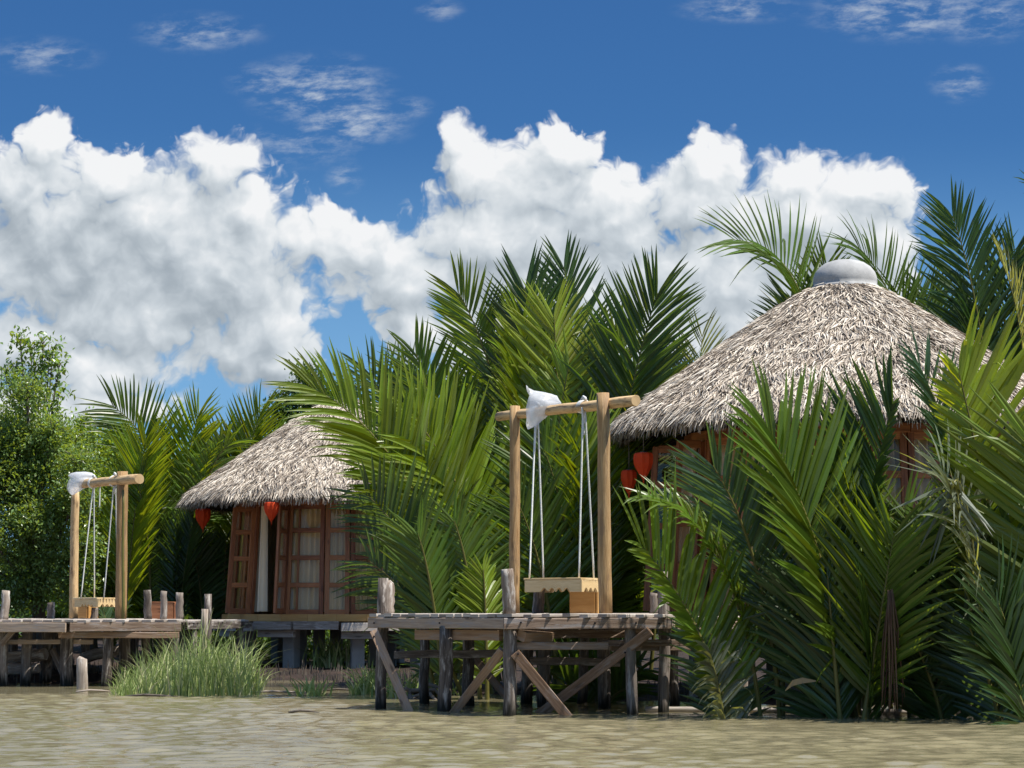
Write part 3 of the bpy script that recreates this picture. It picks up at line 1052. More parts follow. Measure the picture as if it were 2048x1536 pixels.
# ---- swings
def swing(name_label, posts, bar, ropes, seat, bag_px=None):
    """posts: (px, base y, top y, d, r px); bar: two (px, py, d, r px); ropes: list of (top, bottom) photo points with distance."""
    px, yb, yt, d = posts[0][:4]
    o = empty('swing', tuple(P(px, yb, d)), name_label, 'swing', 'rope swings on the docks')
    for (px, yb, yt, d, r, lean) in posts:
        b, t = P(px, yb, d), P(px + lean, yt, d)
        b.z -= .02
        R = r / F_PX * d; m = MB(); n = 9
        pts = [tuple(b.lerp(t, k / n) + Vector((random.uniform(-.006, .006), random.uniform(-.006, .006), 0))) for k in range(n + 1)]
        m.tube(pts, [R * random.uniform(.97, 1.03) * (1.04 - .06 * k / n) for k in range(n + 1)], 16, .03)
        m.build('post', M['post'], o)
    (a, b, r0, r1) = bar
    a, b = P(*a), P(*b); n = 8; m = MB()
    pts = [tuple(a.lerp(b, k / n) + Vector((0, 0, random.uniform(-.006, .006)))) for k in range(n + 1)]
    m.tube(pts, [r0 + (r1 - r0) * k / n for k in range(n + 1)], 14, .035)
    m.build('crossbar', M['post'], o)
    for (tp, bt) in ropes:
        t, b = P(*tp), P(*bt)
        m = MB(); n = 10
        pts = [tuple(t.lerp(b, k / n) + Vector((0, 0, 0))) for k in range(n + 1)]
        m.tube(pts, .0105, 7)
        m.build('rope', M['rope'], o)
    return o


def rope_coil(parent, c, axis_dir, R, turns=4):
    """Rope wound round the bar, with a small knot on top."""
    m = MB(); c = Vector(c); ax = Vector(axis_dir).normalized()
    s = ax.cross(Vector((0, 0, 1))).normalized(); u = s.cross(ax)
    for k in range(turns):
        pts = []
        for i in range(17):
            a = 2 * math.pi * i / 16
            pts.append(tuple(c + ax * (k - turns / 2) * .022 + ax * .012 * math.sin(a) + (s * math.cos(a) + u * math.sin(a)) * (R + .008)))
        m.tube(pts, .0105, 6, cap=False)
    kn = c + Vector((0, 0, R + .02))
    m.tube([tuple(kn + ax * -.04), tuple(kn + Vector((0, 0, .035))), tuple(kn + ax * .035 + Vector((0, 0, .02))), tuple(kn + ax * .05 + Vector((0, 0, -.01)))], .016, 7)
    m.tube([tuple(c + s * R * -1 + Vector((0, 0, -.0))), tuple(c + Vector((0, 0, -R - .02))), tuple(c + Vector((.01, 0, -R - .14)))], .011, 6)
    m.build('rope_knot', M['rope'], parent)


def scallop_board(a, b, top, h, thick, waves, depth, start=.0, end=1.0):
    """Seat apron: straight board whose lower edge is cut into small arches."""
    m = MB(); a, b = Vector(a), Vector(b)
    t = (b - a); L = t.length; t.normalize(); nrm = t.cross(Vector((0, 0, 1)))
    K = 48; prev = None
    for i in range(K + 1):
        x = i / K
        cutd = 0
        if start <= x <= end:
            cutd = depth * abs(math.sin(math.pi * waves * (x - start) / (end - start)))
        lo = top - h + cutd
        p = a + t * (L * x)
        cur = [(p.x, p.y, top), (p.x, p.y, lo)]
        cur += [(p.x - nrm.x * thick, p.y - nrm.y * thick, lo), (p.x - nrm.x * thick, p.y - nrm.y * thick, top)]
        if prev:
            us = [(L * (i-1) / K, 0), (L * i / K, 0), (L * i / K, h), (L * (i-1) / K, h)]
            m.quad([prev[1], cur[1], cur[0], prev[0]], us, .5)
            m.quad([prev[2], prev[3], cur[3], cur[2]], us, .5)
            m.quad([prev[1], prev[2], cur[2], cur[1]], us, .5)
            m.quad([prev[0], cur[0], cur[3], prev[3]], us, .5)
        else:
            m.quad([cur[0], cur[3], cur[2], cur[1]], None, .5)
        prev = cur
    m.quad([prev[0], prev[1], prev[2], prev[3]], None, .5)
    return m


def seat_of(o, pts, h, waves):
    """Slatted seat box: four corners (front left, front corner, right back, left back) and scalloped aprons."""
    fl, fc, rb, lb = [Vector(p) for p in pts]
    top = fl.z
    s = MB()
    K = 6
    for k in range(K):
        t = (k + .5) / K
        a, b = fl.lerp(lb, t), fc.lerp(rb, t)
        s.beam((a.x, a.y, top + .012), (b.x, b.y, top + .012), (lb - fl).length / K - .008, .024, bevel=.004)
    seat = s.build('seat', M['pine'], o)
    for (a, b, wv, st, en) in ((fl, fc, waves, .28, .80), (fc, rb, 3, .12, .92), (rb, lb, waves, .2, .8), (lb, fl, waves, .05, .95)):
        t = (b - a).normalized()
        m = scallop_board(a + t * .003, b - t * .003, top - .002, h, .024, wv, h * .36, st, en)
        m.build('apron', M['pine'], seat)


S1 = swing('near rope swing with tan log posts on the near dock', [(1029, 1230, 812, 26.5, 10.5, 0), (1211, 1231, 786, 24.75, 13, -5)],
           ((997, 833, 26.9), (1272, 801, 24.35), .055, .062),
           [((1071, 835, 26.1), (1059, 1158, 25.6)), ((1076, 835, 26.1), (1087, 1156, 26.15)), ((1166, 812, 25.2), (1158, 1157, 25.05)), ((1170, 812, 25.2), (1188, 1157, 25.4)),
            ((1073, 835, 26.1), (1069, 905, 26.1)), ((1164, 815, 25.18), (1168, 870, 25.2))], None)
bar_dir = P(1272, 801, 24.35) - P(997, 833, 26.9)
rope_coil(S1, P(1167, 813, 25.3), bar_dir, .06)
rope_coil(S1, P(1074, 824, 26.15), bar_dir, .058)
z_s = P(1100, 1160, 25.3).z
fl = Vector((PX(1049, 25.55), 25.55, z_s)); fc = Vector((PX(1163, 24.95), 24.95, z_s)); rb = Vector((PX(1197, 25.45), 25.45, z_s))
seat_of(S1, [fl, fc, rb, rb + (fl - fc)], .135, 4)

# ---- orange board box behind the seat
def box_thing(name, label, px0, px1, yt, yb, d0, d1, mat, depth=.36, lid=False):
    a, b = P(px0, yb, d0), P(px1, yb, d1); zt = P(px0, yt, d0).z; zb = min(a.z, b.z)
    o = empty(name, tuple(a), label, 'box')
    t = (b - a); t.z = 0; t.normalize(); n = Vector((-t.y, t.x, 0))
    c = [a, b, b + n * depth, a + n * depth]
    for i in range(4):
        p, q = c[i].copy(), c[(i + 1) % 4].copy()
        e = (q - p).normalized()
        m = MB(); m.beam((p.x, p.y, (zt + zb) / 2), (q.x - e.x * .022, q.y - e.y * .022, (zt + zb) / 2), .02, zt - zb, bevel=.003); m.build('side_board', M[mat], o)
    m = MB(); mid0, mid1 = (c[0] + c[3]) / 2, (c[1] + c[2]) / 2
    m.beam((mid0.x, mid0.y, zt + .012), (mid1.x, mid1.y, zt + .012), depth + .03, .02, bevel=.003); m.build('lid', M[mat], o)
    return o


box_thing('wooden_box', 'bright orange plywood box behind the near swing seat', 1140, 1194, 1172, 1229, 25.9, 25.75, 'ply')

# ---- the far dock (left)
dk2 = empty('dock', (-6.6, 34.5, 0), 'far wooden dock on the left with low log stubs, beyond the reed grass', 'dock')
T2 = .985
poly2 = [(-9.4, 33.2), (-6.6, 32.75), (-5.02, 33.3), (-5.5, 36.4), (-6.6, 38.2), (-9.6, 38.2)]
deck_planks(poly2, T2, (.25, 1), dk2, width=.16)
rim((-9.4, 33.18), (-6.6, 32.73), T2 - .11, .14, .055, None, parent=dk2)
rim((-6.6, 32.73), (-5.0, 33.28), T2 - .105, .13, .055, None, parent=dk2, ext=(-.06, .02))
rim((-5.0, 33.28), (-5.48, 36.4), T2 - .11, .13, .055, None, parent=dk2, ext=(-.06, 0))
rim((-6.75, 32.95), (-4.98, 33.12), T2 - .225, .09, .05, None, parent=dk2, mat='brace')
rim((-8.9, 33.4), (-6.3, 33.3), T2 - .33, .07, .05, None, parent=dk2)
for (px, d, r) in [(15, 33.2, .085), (58, 33.6, .075), (98, 34.6, .09), (142, 33.3, .10), (218, 33.1, .075), (252, 34.4, .09), (300, 34.8, .07), (350, 33.6, .07), (30, 35.5, .08), (180, 35.6, .08), (120, 36.5, .08), (330, 36, .08), (270, 36.8, .08)]:
    x = PX(px, d); m = MB(); m.tube(log_pts(x, d, -.8, T2 - .05, (random.uniform(-.04, .04), 0)), r, 12, .05); m.build('pile', M['pile'], dk2)
m = MB(); m.beam(P(2, 1290, 33.15), P(40, 1245, 33.1), .05, .08); m.build('brace', M['rim'], dk2)
m = MB(); m.beam(P(105, 1300, 34), P(128, 1352, 33.8), .06, .09); m.build('brace', M['stump'], dk2)

for (px, yb, yt, d, r, lab, ln, mt) in [(8, 1242, 1181, 33.6, 8.5, 'leaning grey log stub at the left edge of the photo on the far dock', 4, 'stump'), (102, 1241, 1205, 36.2, 8, 'short log stub on the far dock, left of the far swing', 0, 'pile'),
                                        (295, 1241, 1180, 35.2, 8, 'tall dark log stub left of the brown box on the far dock', 0, 'pile'), (327, 1241, 1182, 34.7, 6.5, 'thin log stub standing right in front of the brown box', 0, 'pile'), (359, 1241, 1185, 35.6, 7.5, 'dark log stub at the right end of the brown box', 0, 'pile'),
                                        (188, 1241, 1215, 37.5, 7, 'low log stub seen under the far swing seat', 1, 'pile')]:
    stump(px, yb, yt, d, r, lab, ln, mt)
for (px, yb, yt, d, r, lab, ln) in [(416, 1262, 1188, 37.6, 7.5, 'tall dark log stub beside the walkway left of the smaller hut', 0), (407, 1290, 1218, 33.4, 7, 'slim grey log stub leaning at the edge of the reed grass', 3)]:
    b = P(px, yb, d); m = MB(); t = P(px + ln, yt, d)
    m.tube([(b.x, b.y, gz(b.x, b.y) - .4), tuple(b), tuple(b.lerp(t, .5)), tuple(t)], r / F_PX * d, 12, .05)
    tag(m.build('log_stub', M['pile' if ln == 0 else 'stump']), lab, 'log stub', 'log stubs along the dock edges')

S2 = swing('far rope swing with thick log posts on the far dock at the left', [(147, 1241, 975, 37.4, 8.5, 4), (241, 1242, 943, 35.7, 11, 4)],
           ((165, 968, 37.0), (279, 957, 35.0), .075, .08),
           [((186, 975, 36.7), (162, 1197, 36.6)), ((188, 975, 36.7), (189, 1196, 37.0)), ((228, 965, 35.9), (208, 1195, 36.1)), ((231, 965, 35.9), (236, 1195, 36.3)), ((200, 972, 36.5), (199, 1015, 36.5))], None)
bd2 = P(279, 957, 35.0) - P(165, 968, 37.0)
rope_coil(S2, P(229, 962, 35.9), bd2, .078, 3); rope_coil(S2, P(187, 966, 36.6), bd2, .076, 3)
# a green bamboo cane tied to the right post
m = MB(); pts = [tuple(P(246 + .6 * math.sin(k), 1240 - k * 29, 35.55)) for k in range(10)]
m.tube(pts, [.028 - .001 * k for k in range(10)], 8)
tag(m.build('bamboo_cane', M['stalk']), 'green bamboo cane standing against the right post of the far swing', 'cane')
z_s = P(190, 1198, 36.6).z
fl = Vector((PX(153, 36.9), 36.9, z_s)); fc = Vector((PX(200, 36.1), 36.1, z_s)); rb = Vector((PX(235, 36.8), 36.8, z_s))
seat_of(S2, [fl, fc, rb, rb + (fl - fc)], .13, 4)
box_thing('wooden_box', 'brown board box behind two log stubs on the far dock', 302, 348, 1206, 1241, 36.2, 36.15, 'boxred', .4)
box_thing('wooden_box', 'small tan wooden box under the far swing seat', 150, 176, 1213, 1241, 37.9, 37.8, 'ply', .3)

# ---- walkway from the far dock to the smaller hut
wk2 = empty('walkway', (-4.2, 37.5, 0), 'plank walkway from the far dock to the smaller hut', 'walkway')
deck_planks([(-5.62, 36.2), (-5.3, 37.6), (-4.72, 39.75), (-5.6, 40.2), (-6.3, 38.2)], .96, (1, .3), wk2, width=.15)
rim((-5.45, 37.0), (-4.70, 39.75), .87, .12, .05, None, parent=wk2, mat='pile')
for (x, y) in ((-5.4, 37.4), (-4.85, 39.4), (-5.7, 38.6)):
    m = MB(); m.tube(log_pts(x, y, -.5, .9), .07, 12, .04); m.build('pile', M['pile'], wk2)

# ---- cut pile in the water and driftwood logs under the far dock
b = P(165, 1374, 32.2); t = P(164, 1318, 32.2)
m = MB(); m.tube([(b.x, b.y, -.8), tuple(b), tuple(b.lerp(t, .5)), tuple(t), (t.x + .01, t.y, t.z + .02)], [.078, .078, .074, .072, .05], 14, .06)
tag(m.build('cut_pile', M['stump']), 'pale cut pile alone in the shallow water before the far dock', 'pile')
for (p0, p1, r, lab) in [((-15, 1324, 34.3), (92, 1308, 34.0), .10, 'upper driftwood log lying under the far dock'), ((-10, 1342, 34.0), (78, 1336, 33.8), .085, 'lower driftwood log lying under the far dock'), ((165, 1318, 35.2), (240, 1300, 34.8), .09, 'driftwood log lying behind the cut pile')]:
    a, c = P(*p0), P(*p1); m = MB()
    m.tube([tuple(a), tuple(a.lerp(c, .35) + Vector((0, 0, .02))), tuple(a.lerp(c, .7)), tuple(c)], [r, r * 1.05, r * .95, r * .85], 12, .06)
    tag(m.build('driftwood_log', M['stump']), lab, 'log')

# ---- bamboo poles floating along the palm roots
for (p0, p1, lab) in [((1292, 1418, 24.9), (1622, 1420, 24.5), 'pale bamboo pole floating behind the right corner of the near dock'), ((1640, 1422, 24.3), (1990, 1424, 24.05), 'pale bamboo pole floating among the right palm stalks')]:
    a, c = P(*p0), P(*p1); a.z = c.z = .022; m = MB(); n = 12
    m.tube([tuple(a.lerp(c, k / n)) for k in range(n + 1)], [.032 + .004 * (k % 2) for k in range(n + 1)], 10, .02)
    tag(m.build('bamboo_pole', M['plank']), lab, 'pole')


# ---- plastic bags tied over the bulbs on the crossbars
def bag(tie, rings, label, seed):
    """A crumpled bag: a narrow neck at 'tie' opening towards a ragged, flattened mouth."""
    r = random.Random(seed); n = 40
    tie = Vector(tie); V, F = [], []
    for k, (c, up, dn, dep) in enumerate(rings):
        c = Vector(c)
        t = k / (len(rings) - 1)
        for i in range(n):
            a = 2 * math.pi * i / n
            fl_ = 1 + (.03 + .06 * t) * math.sin(a * 5 + k * .5 + seed) + .05 * (1 - t) * math.sin(a * 13 - k * .9)
            h = (up if math.sin(a) > 0 else dn) * math.sin(a) * (1 + .05 * math.sin(a * 5 + k))
            V.append((c.x + dep * .25 * math.sin(3 * a + k) + r.uniform(-.003, .003), c.y + math.cos(a) * dep * fl_, c.z + h * (0.9 + .1 * fl_) + r.uniform(-.004, .004)))
    for k in range(len(rings) - 1):
        for i in range(n):
            j = (i + 1) % n
            F.append((k*n+i, k*n+j, (k+1)*n+j, (k+1)*n+i))
    return mesh_np('plastic_bag', V, F, mats=[M['bag']], smooth=True), label


def bag_rings(spec, d):
    out = []
    for (px, pc, pt, pb, dep) in spec:
        c = P(px, pc, d); out.append((tuple(c), P(px, pt, d).z - c.z, c.z - P(px, pb, d).z, dep))
    return out


o, l = bag((0, 0, 0), bag_rings([(1122, 809, 806, 812, .02), (1117, 806, 800, 814, .05), (1110, 806, 791, 822, .09), (1098, 808, 787, 832, .13), (1084, 810, 784, 843, .15), (1070, 812, 782, 852, .14), (1061, 812, 777, 857, .12), (1056, 810, 772, 859, .09)], 26.0), '', 3)
tag(o, 'white plastic bag tied over the crossbar of the near swing', 'plastic bag', 'plastic bags on the swing crossbars')
o, l = bag((0, 0, 0), bag_rings([(192, 957, 954, 961, .03), (188, 957, 948, 966, .08), (180, 958, 945, 972, .15), (168, 960, 943, 979, .19), (155, 962, 944, 985, .18), (146, 965, 947, 990, .14), (139, 962, 951, 985, .10)], 37.0), '', 8)
tag(o, 'white plastic bag tied over the crossbar of the far swing', 'plastic bag', 'plastic bags on the swing crossbars')
# ------------------------------------------------------------------ nipa palms
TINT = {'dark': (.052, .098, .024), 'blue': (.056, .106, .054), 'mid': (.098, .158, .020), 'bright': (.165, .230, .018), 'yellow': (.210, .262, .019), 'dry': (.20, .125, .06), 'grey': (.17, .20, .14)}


def bez(p, t):
    t = t[:, None]
    if len(p) == 3:
        return (1-t)**2 * p[0] + 2*t*(1-t) * p[1] + t*t * p[2]
    return (1-t)**3 * p[0] + 3*t*(1-t)**2 * p[1] + 3*t*t*(1-t) * p[2] + t**3 * p[3]


def frond(palm, pts, tint='mid', roll=70, L=1.0, s0=.25, gap=.072, wid=.032, vang=17, droop=.10, one_side=0, lmul=(1, 1), seed=None, alpha=(62, 20), tatter=.04):
    """One palm leaf: a tapering stalk along a curve and folded leaflets down both sides."""
    L *= 1.14; gap *= .70; alpha = (min(alpha[0], 60), max(alpha[1] + 18, 34))
    r = np.random.default_rng(int(RNG.integers(1 << 30)) if seed is None else seed)
    p = np.array([tuple(v) for v in pts], dtype=float)
    T = np.linspace(0, 1, 161); C = bez(p, T)
    full = np.linalg.norm(np.diff(C, axis=0), axis=1).sum()
    C = bez(p, T * max(.76, 1 - .44 * L / full))      # the last leaflets reach past the end of the stalk
    seg = np.linalg.norm(np.diff(C, axis=0), axis=1); S = np.concatenate([[0], np.cumsum(seg)]); LEN = S[-1]
    tan = np.gradient(C, axis=0); tan /= np.linalg.norm(tan, axis=1)[:, None]
    h = p[-1] - p[0]; h[2] = 0; h[1] *= .35
    if np.linalg.norm(h) < 1e-3: h = np.array([0.3, -.2, 0])
    h /= np.linalg.norm(h); up = np.array([0, 0, 1.])
    c_, s_ = tan @ h, tan @ up
    n0 = -s_[:, None] * h + c_[:, None] * up
    n0 -= tan * np.sum(n0 * tan, 1)[:, None]; n0 /= np.linalg.norm(n0, axis=1)[:, None]
    b0 = np.cross(tan, n0)
    ra = math.radians(roll) * (.82 + .18 * T)[:, None] + r.normal(0, .08)
    nn = np.cos(ra) * n0 + np.sin(ra) * b0
    bb = np.cross(tan, nn)
    # stalk
    ns, kk = 22, 7
    ids = np.linspace(0, 160, ns).astype(int); SV = []
    for q, i in enumerate(ids):
        rad = .030 * (1 - q / (ns - 1)) ** .8 + .004
        for j in range(kk):
            a = 2 * math.pi * j / kk
            SV.append(C[i] + (bb[i] * math.cos(a) + nn[i] * math.sin(a) * .8) * rad)
    SQ = [(q*kk+j, q*kk+(j+1) % kk, (q+1)*kk+(j+1) % kk, (q+1)*kk+j) for q in range(ns-1) for j in range(kk)]
    # leaflets
    pos = np.arange(s0 * LEN, LEN * .995, gap)
    sides = (1, -1) if not one_side else (one_side,)
    rows = []
    for sg in sides:
        ps = np.clip(pos + r.normal(0, gap * .18, len(pos)) + (gap * .5 if sg < 0 else 0), 0, LEN)
        keep = r.random(len(ps)) > tatter
        rows.append(np.stack([ps[keep], np.full(keep.sum(), sg)], 1))
    rows = np.concatenate(rows); m = len(rows); sg = rows[:, 1]
    f = np.interp(rows[:, 0], S, np.arange(161)); i0 = np.clip(np.round(f).astype(int), 0, 160)
    base, t, n_, b_ = C[i0], tan[i0], nn[i0], bb[i0]
    u = np.clip((rows[:, 0] / LEN - s0) / (1 - s0), 0, 1)
    al = np.radians(alpha[0] + (alpha[1] - alpha[0]) * u ** .9 - 16 * np.clip((u - .88) / .12, 0, 1) + r.normal(0, 1.5, m))
    va = np.radians(vang + r.normal(0, 5, m))
    d = np.cos(al)[:, None] * t + np.sin(al)[:, None] * (np.cos(va)[:, None] * b_ * sg[:, None] + np.sin(va)[:, None] * n_)
    d /= np.linalg.norm(d, axis=1)[:, None]
    ln = L * (.50 + .55 * np.sin(np.pi * np.clip(.10 + u * .74, 0, 1))) * (1 - .28 * np.clip(u - .72, 0, 1) / .28) * r.uniform(.92, 1.08, m) * np.where(sg > 0, lmul[0], lmul[1])
    dr = np.abs(r.normal(droop * .7, droop * .35, m)) * r.uniform(.6, 2.1); bent = r.random(m) < .045; dr[bent] += r.uniform(.25, .6, bent.sum())
    w = wid * r.uniform(.8, 1.15, m) * (1 - .35 * np.clip(u - .6, 0, 1) / .4)
    nl = n_ - d * np.sum(n_ * d, 1)[:, None]; nl /= np.linalg.norm(nl, axis=1)[:, None]
    tw = r.normal(r.normal(0, .12), .13, m)
    side = np.cross(d, nl); sd = side * np.cos(tw)[:, None] + nl * np.sin(tw)[:, None]; no = np.cross(sd, d)
    X = np.array([0, .22, .5, .78, 1.0]); WP = np.array([.42, 1.0, .95, .58, .03])
    V = np.zeros((m, 5, 3, 3))
    side_bend = r.normal(0, .02, m)
    for k, x in enumerate(X):
        cen = base + d * (ln * x)[:, None] + sd * (side_bend * ln * x * x)[:, None]
        cen = cen + np.array([0, 0, -1.]) * (dr * ln * x ** 2.2)[:, None] + no * (.022 * ln * math.sin(math.pi * x))[:, None]
        ww = (w * WP[k])[:, None]
        V[:, k, 0] = cen - sd * ww + no * ww * .38
        V[:, k, 1] = cen
        V[:, k, 2] = cen + sd * ww + no * ww * .38
    loc = np.array([(k*3+j, k*3+j+1, (k+1)*3+j+1, (k+1)*3+j) for k in range(4) for j in range(2)])
    Q = (np.arange(m)[:, None, None] * 15 + loc[None]).reshape(-1, 4)
    rib = np.stack([C[::4] - bb[::4] * .003, C[::4] + bb[::4] * .003], 1).reshape(-1, 3); nb = m * 15
    kr = len(rib) // 2
    jj = np.clip(i0 // 4, 0, kr - 1); lb = np.arange(m) * 15
    Q = np.concatenate([Q, np.stack([lb, lb + 1, nb + 2 * jj + 1, nb + 2 * jj], 1)])
    Q = np.concatenate([Q, np.array([(nb+2*i, nb+2*i+1, nb+2*i+3, nb+2*i+2) for i in range(kr-1)])])
    VV = np.concatenate([V.reshape(-1, 3), rib])
    rn = np.concatenate([np.repeat(np.clip(r.normal(.5, .22, m), 0, 1), 15), np.full(len(rib), .4)])
    fr = mesh_np('frond', VV, Q, rnd=rn, parent=palm, mats=[M['dead'] if tint == 'dry' else M['leaf']], smooth=False)
    col = np.array(TINT[tint]) * r.uniform(.82, 1.2)
    fr.color = (*col, 1)
    st = mesh_np('stalk', np.array(SV), SQ, parent=fr, mats=[M['stalk']], smooth=True)
    return fr


def palm(base, label, group):
    x, y = base
    return empty('nipa_palm', (x, y, max(gz(x, y), -.3)), label, 'palm', group)


def hero(p, spec, d0, d1=None, **kw):
    """spec: photo points of the stalk from root to tip; the leaf leans from distance d0 to d1."""
    d1 = d0 if d1 is None else d1
    n = len(spec) - 1
    pts = [P(x, y, d0 + (d1 - d0) * k / n) for k, (x, y) in enumerate(spec)]
    root = pts[0]; pts[0] = Vector((root.x, root.y, min(root.z, gz(root.x, root.y) + .05, .25)))
    return frond(p, pts, **kw)


def filler(p, base, count, hmin, hmax, spread, tints, yb=(-.6, .6), L=(.7, 1.0), lean=(-1, 1), seed=1):
    """The rest of the rosette: leaves rising from around the root and arching out."""
    r = random.Random(seed)
    for k in range(count):
        x, y = base[0] + r.uniform(-.5, .5) * spread * .5, base[1] + r.uniform(*yb)
        h = r.uniform(hmin, hmax)
        ax = r.uniform(*lean) * spread; ay = r.uniform(-.7, .7) * spread * .6
        z0 = max(gz(x, y), -.2)
        b = Vector((x, y, z0)); c = Vector((x + ax * .25, y + ay * .25, z0 + h * .72)); t = Vector((x + ax, y + ay, z0 + h * r.uniform(.82, 1.0)))
        frond(p, [b, c, t], tint=r.choice(tints), roll=r.choice((-1, 1)) * r.uniform(25, 95), L=r.uniform(*L), s0=r.uniform(.16, .28), gap=.085, droop=r.uniform(.05, .2), seed=r.randrange(1 << 30))


GL, GC, GR, GB = 'nipa palms behind the far dock', 'nipa palms between the two huts', 'nipa palms growing in the water at the right', 'palms behind the bigger hut'

# ---- left group, beyond the far swing
p = palm((PX(330, 44), 44.0), 'nipa palm right behind the far swing, with the tall arching leaf that curves left', GL)
hero(p, [(339, 1240), (345, 890), (290, 850), (190, 790)], 44.2, 43.6, tint='mid', roll=-72, L=1.25, alpha=(70, 24), gap=.085, wid=.034)
hero(p, [(250, 1240), (262, 1000), (302, 838)], 43.4, 43.1, tint='bright', roll=85, L=1.15, alpha=(40, 14), wid=.032)
hero(p, [(345, 1240), (342, 980), (412, 782)], 44, 43.6, tint='bright', roll=80, L=1.2, alpha=(45, 16), wid=.032)
hero(p, [(350, 1240), (395, 880), (482, 880)], 43.6, 43.2, tint='mid', roll=-55, L=1.0, droop=.4)
hero(p, [(300, 1240), (310, 1040), (262, 930)], 43.4, 43.0, tint='mid', roll=60, L=1.0)
filler(p, (PX(315, 44.6), 44.8), 9, 2.2, 4.0, 1.0, ['mid', 'mid', 'bright', 'dark'], L=(.8, 1.1), lean=(-1.1, .5), seed=4)
p = palm((PX(430, 43), 43.5), 'nipa palm just left of the smaller hut roof with an upright bright fan', GL)
hero(p, [(430, 1235), (470, 960), (535, 785)], 44.5, 44.2, tint='bright', roll=75, L=1.25, alpha=(46, 16), wid=.034)
hero(p, [(450, 1235), (500, 990), (560, 830)], 45, 44.8, tint='mid', roll=60, L=1.0)
hero(p, [(410, 1235), (430, 980), (440, 840)], 45, 44.6, tint='mid', roll=-80, L=1.2)
hero(p, [(420, 1235), (445, 950), (500, 850)], 44.7, 44.4, tint='grey', roll=-50, L=1.0, droop=.35)
filler(p, (PX(440, 45), 45.2), 6, 2.2, 3.9, 1.1, ['mid', 'bright', 'dark'], L=(.8, 1.1), seed=9)
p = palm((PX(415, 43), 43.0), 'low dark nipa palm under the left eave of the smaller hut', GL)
hero(p, [(413, 1240), (402, 1130), (372, 1045)], 42.9, 42.7, tint='dark', roll=70, L=.75)  # dark tint puts the shadow on this palm into its leaf colour
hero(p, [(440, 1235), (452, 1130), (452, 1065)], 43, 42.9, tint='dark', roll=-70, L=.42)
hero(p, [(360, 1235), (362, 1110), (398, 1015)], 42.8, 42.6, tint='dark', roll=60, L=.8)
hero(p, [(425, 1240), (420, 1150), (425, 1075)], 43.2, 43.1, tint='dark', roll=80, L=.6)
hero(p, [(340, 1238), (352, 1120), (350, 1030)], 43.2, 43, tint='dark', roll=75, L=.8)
p = palm((PX(262, 38), 38.3), 'small nipa seedling under the far swing seat', GL)
hero(p, [(225, 1240), (232, 1222), (262, 1208)], 38, 37.8, tint='blue', roll=50, L=.3, gap=.06)
hero(p, [(222, 1240), (214, 1222), (200, 1212)], 38, 37.8, tint='blue', roll=-50, L=.3, gap=.06)

# ---- centre group, between the huts
p = palm((PX(985, 29.6), 29.8), 'nipa palm with two long bright leaves arching left over the smaller hut roof', GC)
hero(p, [(985, 1240), (825, 811), (565, 757)], 29.6, 28.6, tint='bright', roll=-62, L=1.15, alpha=(64, 16), s0=.2, gap=.07, wid=0.034, seed=31)
hero(p, [(1060, 1240), (930, 905), (772, 772)], 30, 29.4, tint='bright', roll=-68, L=1.2, alpha=(60, 18), wid=0.036, seed=32)
hero(p, [(1000, 1240), (905, 1010), (700, 900)], 29.8, 29.0, tint='mid', roll=-75, L=.9, alpha=(66, 20), seed=33)
filler(p, (PX(960, 30.4), 30.4), 7, 1.6, 2.9, 1.1, ['dark', 'mid', 'blue'], lean=(-1, .6), seed=14)
p = palm((PX(900, 28.6), 28.6), 'low blue green nipa palm before the right side of the smaller hut', GC)
hero(p, [(945, 1238), (880, 1090), (684, 948)], 28.7, 28.3, tint='blue', roll=64, L=.95, alpha=(74, 30), seed=41)
hero(p, [(940, 1240), (850, 1170), (696, 1098)], 28.6, 28.1, tint='blue', roll=60, L=.8, alpha=(70, 30), seed=42)
hero(p, [(893, 1240), (868, 1120), (822, 1035)], 28.3, 27.9, tint='mid', roll=78, L=.85, alpha=(44, 18), seed=43)
hero(p, [(962, 1236), (948, 1100), (893, 1010)], 28.4, 28.0, tint='mid', roll=72, L=.8, seed=44)
hero(p, [(975, 1240), (972, 1185), (965, 1120)], 28.2, 28.0, tint='bright', roll=85, L=.5, seed=45)
hero(p, [(880, 1242), (840, 1195), (770, 1160)], 28.7, 28.5, tint='blue', roll=62, L=.7, seed=46)
p = palm((PX(960, 32.5), 32.5), 'nipa palm with a dark pointed fan against the clouds, left of the tallest palm', GC)
hero(p, [(1000, 1240), (890, 830), (815, 668)], 32.6, 32.2, tint='mid', roll=70, L=1.15, alpha=(52, 16), wid=.031, seed=51)
hero(p, [(960, 1240), (850, 900), (712, 705)], 33.2, 32.8, tint='blue', roll=58, L=1.05, alpha=(58, 22), seed=52)
hero(p, [(1010, 1240), (960, 900), (925, 730)], 32.6, 32.3, tint='bright', roll=78, L=1.15, seed=53)
hero(p, [(990, 1240), (940, 880), (870, 780)], 32.2, 31.9, tint='bright', roll=-74, L=1.05, seed=54)
hero(p, [(980, 1240), (880, 860), (770, 720)], 33.6, 33.3, tint='mid', roll=66, L=1.0, seed=55)
filler(p, (PX(930, 33), 33.2), 6, 2.4, 3.6, 1.2, ['mid', 'mid', 'dark', 'bright'], lean=(-1, .5), seed=15)
p = palm((PX(1110, 32), 32.0), 'tallest nipa palm standing right behind the near swing', GC)
hero(p, [(1060, 1240), (1040, 740), (890, 545)], 32.4, 31.8, tint='mid', roll=60, L=1.05, alpha=(54, 20), seed=61)
hero(p, [(1090, 1240), (1082, 780), (1042, 520)], 31.8, 31.5, tint='dark', roll=72, L=1.2, alpha=(48, 12), wid=0.034, seed=62)
